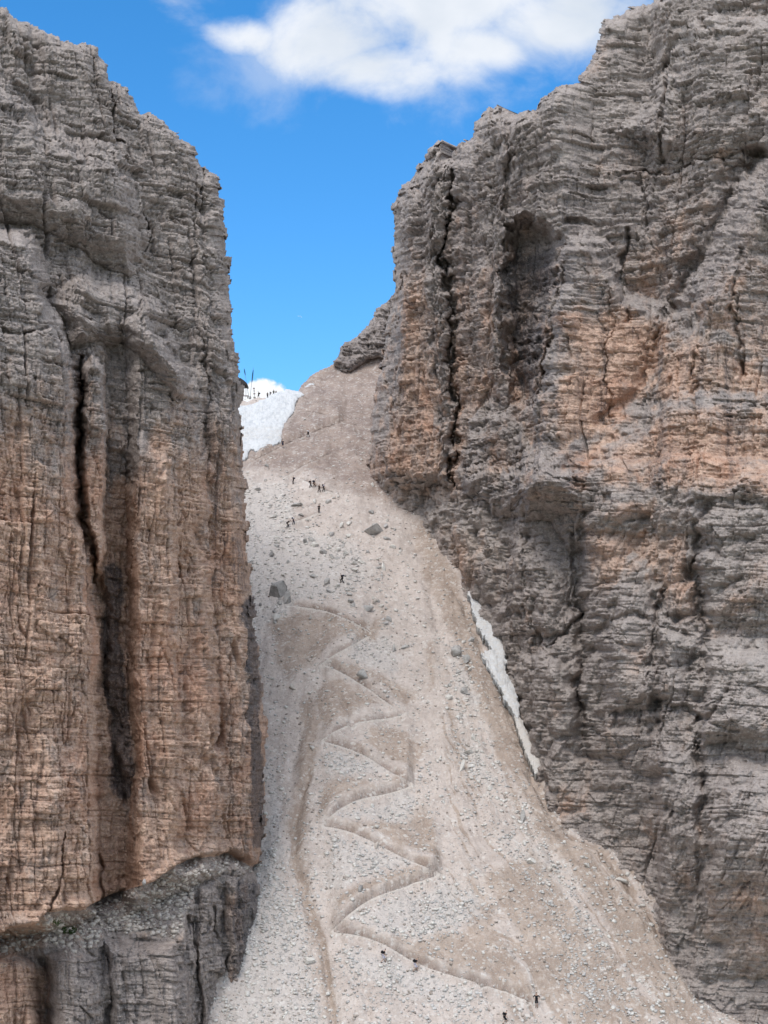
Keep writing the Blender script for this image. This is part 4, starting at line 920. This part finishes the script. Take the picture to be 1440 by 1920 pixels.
def part(t, name, mesh, mat):
    me = mesh.copy(); me.materials.clear(); me.materials.append(mat); o = bpy.data.objects.new(name, me); COL.objects.link(o); o.parent = t; return o
def person(px, py, pose, face, shirt, leg, legcol, pack, hat, label, group=None, h=1.76, foot=None):
    p = find_scree(px, py) if foot is None else foot
    t = bpy.data.objects.new('person', None); COL.objects.link(t); t.location = p; t.rotation_euler = (0, 0, R(face)); t.scale = (h / 1.76,) * 3
    tag(t, label, 'person', group); Q = POSE[pose]
    part(t, 'body', Q['body'], SK); part(t, 'shirt', Q['shirt'], CL[shirt]); part(t, leg, Q[leg], CL[legcol])
    for b_ in Q['boots']: part(t, 'boot', b_, BOOT)
    part(t, 'cap' if hat else 'hair', Q['cap' if hat else 'hair'], CL[hat or 'black'])
    if pack: part(t, 'backpack', Q['backpack'], CL[pack])
    return t
G1 = 'hikers climbing the zigzag path'; G2 = 'people standing on the saddle'; G3 = 'hikers walking in single file'
person(1005, 1893, 'hips', -90, 'black', 'shorts', 'black', None, None, 'hiker in black with hands on hips at the lowest path bend', G1, 1.84)
person(946, 1921, 'climb', 10, 'black', 'shorts', 'black', 'black', None, 'lowest hiker, dark and bent under a pack at the bottom edge', G1, 1.7)
person(777, 1821, 'climb', 10, 'black', 'shorts', 'lilac', 'black', 'black', 'dark hiker in pale shorts leaning forward, second on the lowest path leg', G1, 1.85)
person(719, 1805, 'climb', 5, 'black', 'shorts', 'lilac', 'black', None, 'dark hiker with bare legs, uppermost of three on the lowest path leg', G1, 1.8)
person(642, 1092, 'climb', 165, 'black', 'trousers', 'black', 'navy', None, 'all black hiker leaning uphill among the boulders in mid couloir', G1, 1.8)
person(597, 962, 'stand', -90, 'black', 'trousers', 'black', None, 'black', 'lone hiker in black on the steep path below the single file group', G1, 1.75)
person(537, 992, 'stoop', 10, 'black', 'trousers', 'dark', None, None, 'stooping hiker in dark clothes, left of a hiker in white', G1, 1.78)
person(550, 988, 'walk', 10, 'white', 'trousers', 'navy', 'navy', None, 'hiker in a white shirt and dark trousers beside the stooping one', G1, 1.72)
person(551, 908, 'stand', 180, 'black', 'trousers', 'black', 'navy', None, 'slim hiker in black standing apart, left of the single file group', G1, 1.75)
person(581, 915, 'walk', 10, 'dark', 'trousers', 'dark', 'black', None, 'first from left of four hikers in single file, dark jacket', G3, 1.72)
person(588, 918, 'climb', 10, 'navy', 'trousers', 'brown', 'black', None, 'second from left of four hikers in single file, bulky pack', G3, 1.8)
person(599, 923, 'walk', -20, 'black', 'trousers', 'black', None, None, 'third from left of four hikers in single file, all black', G3, 1.72)
person(606, 925, 'climb', 15, 'lilac', 'trousers', 'black', 'dark', None, 'rightmost of four hikers in single file, pale shirt', G3, 1.76)
person(531, 840, 'stand', -90, 'navy', 'shorts', 'navy', None, 'grey', 'hiker in blue at the lower corner of the large snowfield', G1, 1.82)
person(577, 819, 'walk', 160, 'white', 'trousers', 'black', None, None, 'hiker in a white top and black trousers on the path right of the snowfield', G1, 1.85)
def saddle(px, py, Yd=384.0): return world(np.array(px, float), np.array(py, float), Yd)
for (qx, qy, pose, fc, sh_, lg_, lc_, pk_, ht_, lab) in [
    (485, 747.5, 'walk', 180, 'green', 'shorts', 'green', 'black', 'green', 'tallest person on the saddle, dark with a pack next to the signpost'),
    (501.5, 747.5, 'stand', -60, 'dark', 'trousers', 'black', None, None, 'person in dark clothes at the snow edge, left of one with a red pack'),
    (506.5, 745, 'stand', 200, 'grey', 'trousers', 'grey', 'brown', 'lilac', 'person with a bulky reddish backpack above the snow edge'),
    (513, 742.5, 'stand', -90, 'green', 'trousers', 'green', None, None, 'greenish figure on the saddle, half sunk behind the snow crest'),
    (517.5, 744, 'stand', -90, 'grey', 'trousers', 'grey', None, None, 'rightmost person on the saddle, only the head above the snow')]:
    person(qx, qy, pose, fc, sh_, lg_, lc_, pk_, ht_, lab, G2, 1.85 if qx < 490 else 1.62, foot=saddle(qx, qy, 384.0 if qx < 504 else 389.0))
print('people', time.time() - T0)

# ------------------------------------------------------------------ things on the saddle
import bmesh
def mb(name, fn, mat, parent=None, loc=None):
    bm = bmesh.new(); fn(bm); me = bpy.data.meshes.new(name); bm.to_mesh(me); bm.free(); me.materials.append(mat)
    o = bpy.data.objects.new(name, me); COL.objects.link(o)
    if parent: o.parent = parent
    if loc is not None: o.location = loc
    return o
def box(bm, c, s_, bev=.01):
    r_ = bmesh.ops.create_cube(bm, size=1.0); vs = r_['verts']
    for v in vs: v.co = (v.co.x * s_[0] + c[0], v.co.y * s_[1] + c[1], v.co.z * s_[2] + c[2])
    bmesh.ops.bevel(bm, geom=list({e for v in vs for e in v.link_edges}), offset=bev, segments=1, affect='EDGES')
def tube(bm, a, b, r0, r1, n=10):
    a = np.array(a, float); b = np.array(b, float); d_ = b - a; L_ = np.linalg.norm(d_)
    from mathutils import Vector, Matrix
    q = Vector((0, 0, 1)).rotation_difference(Vector(d_ / L_)).to_matrix().to_4x4(); q.translation = Vector((a + b) / 2)
    bmesh.ops.create_cone(bm, cap_ends=True, segments=n, radius1=r0, radius2=r1, depth=L_, matrix=q)
def empty(name, loc, label, cat, group=None, rz=0):
    t = bpy.data.objects.new(name, None); COL.objects.link(t); t.location = loc; t.rotation_euler = (0, 0, rz); return tag(t, label, cat, group)
WOOD = flat_mat('dark weathered wood', (.05, .045, .045)); METAL = flat_mat('grey pole metal', (.16, .18, .2), .5, .4); BLUE = flat_mat('blue banner', (.02, .10, .19)); STONE = flat_mat('hut stone', (.30, .28, .25)); SIGNC = flat_mat('signboard', (.30, .25, .24)); RUST = flat_mat('rusty red', (.16, .05, .04))
mp = 384.0 / F
g0 = saddle(455, 748)
hut = empty('mountain_hut', g0, 'dark roofed shelter jutting out from behind the left rock wall', 'hut')
mb('wall', lambda bm: box(bm, (-3.2, 0, 1.5), (4.6, 3.6, 3.0)), STONE, hut)
def roof(bm):
    xs = (-6.0, -.6, 1.15); prof = [(-6.0, 3.1), (-6.0, 4.5), (-.4, 4.75), (.55, 4.1), (1.25, 3.35), (1.2, 2.95), (.7, 3.15), (0, 3.1)]
    vs = [[bm.verts.new((a, yv, b)) for a, b in prof] for yv in (-2.2, 2.2)]
    bm.faces.new(vs[0]); bm.faces.new(vs[1][::-1]); n = len(prof)
    for i in range(n): bm.faces.new((vs[0][(i + 1) % n], vs[0][i], vs[1][i], vs[1][(i + 1) % n]))
mb('roof', roof, WOOD, hut)
mb('post', lambda bm: tube(bm, (.95, -1.9, 0), (.95, -1.9, 3.2), .05, .05), WOOD, hut)
def banner(x0, y0, x1, y1, f0, f1, wd, label):
    a = saddle(x0, y0); b = saddle(x1, y1); t = empty('banner_flag', a, label, 'flag', 'banner flags on the saddle')
    e = b - a; mb('pole', lambda bm: tube(bm, (0, 0, 0), e, .055, .03), METAL, t)
    def fl(bm):
        n = 9; rows = []
        for k in range(n):
            u = k / (n - 1); c = e * (f0 + (f1 - f0) * u); w_ = wd * math.sin(math.pi * (.12 + .8 * u)) ** .7; w2 = .12 * math.sin(7 * u)
            rows.append([bm.verts.new((c[0] + q, c[1] + w2 * (.3 + abs(q)) + dy_, c[2])) for dy_ in (-.02, .02) for q in ((-w_ * .45, 0, w_ * .55) if dy_ < 0 else (w_ * .55, 0, -w_ * .45))])
        for r0, r1 in zip(rows[:-1], rows[1:]):
            for i in range(6): bm.faces.new((r0[i], r0[(i + 1) % 6], r1[(i + 1) % 6], r1[i]))
        bm.faces.new(rows[0][::-1]); bm.faces.new(rows[-1])
    mb('flag', fl, BLUE, t)
banner(466.5, 745, 457.8, 691, .76, 1.0, .28, 'left blue banner flag on a leaning pole, tip close to the rock wall')
banner(469, 745, 475.2, 689, .50, .93, .34, 'right blue banner flag on a pole leaning towards the snow')
sg = empty('signpost', saddle(477, 747), 'signpost with small round and square boards on the saddle', 'signpost')
mb('post', lambda bm: tube(bm, (0, 0, 0), (-.12, 0, 2.6), .05, .05), WOOD, sg)
mb('sign_board', lambda bm: tube(bm, (-.14, -.09, 2.45), (-.14, -.05, 2.45), .24, .24, 14), SIGNC, sg)
mb('sign_board', lambda bm: box(bm, (-.08, -.08, 1.85), (.32, .04, .28)), SIGNC, sg)
mb('sign_board', lambda bm: box(bm, (-.02, -.08, 1.15), (.52, .04, .36)), SIGNC, sg)
mb('base', lambda bm: box(bm, (.03, 0, .2), (.55, .4, .4), .05), STONE, sg)
bn = empty('bench', saddle(460, 747), 'low dark red bench beside the hut on the saddle', 'bench')
mb('seat', lambda bm: box(bm, (0, 0, .62), (1.5, .5, .12)), RUST, bn)
for q in (-.6, .6): mb('leg', lambda bm: box(bm, (q, 0, .28), (.18, .45, .56)), WOOD, bn)
o = boulder(600, 800, 10, 5, M_GREY, 'low grey rock beside the bench on the saddle', 3, 0, None, 'boulder'); o.location = saddle(468.5, 746)

# ------------------------------------------------------------------ paraglider far off
pg = empty('paraglider', world(np.array(562.), np.array(594.), 2300.), 'tiny pale paraglider in the blue gap of sky', 'paraglider', rz=.2)
def canopy(bm):
    n = 16; rr_ = []
    for k in range(n + 1):
        u = k / n * 2 - 1; a = u * 1.0; c = .9 * math.sqrt(1 - .9 * u * u) + .15
        x_, z_ = 3.6 * math.sin(a), 3.6 * math.cos(a) - 2.4; z_ -= u * .8
        rr_.append([bm.verts.new((x_, yv, z_ + zz_)) for yv, zz_ in ((-c, 0), (0, .28), (c, .0), (0, -.02))])
    for a_, b_ in zip(rr_[:-1], rr_[1:]):
        for i in range(4): bm.faces.new((a_[i], a_[(i + 1) % 4], b_[(i + 1) % 4], b_[i]))
    bm.faces.new(rr_[0][::-1]); bm.faces.new(rr_[-1])
mb('canopy', canopy, flat_mat('pale canopy', (.62, .85, .9)), pg)
def lines(bm):
    for q in (-2.6, -1.2, 1.2, 2.6): tube(bm, (q, 0, .5), (.4, 0, -4.2), .015, .015, 5)
mb('lines', lines, METAL, pg)
part(pg, 'harness', skin('harness', [(.4, 0, -4.6), (.45, 0, -4.2), (.5, 0, -3.8)], [(0, 1), (1, 2)], [(.25, .25), (.22, .25), (.12, .12)]), CL['dark'])
print('done', time.time() - T0)
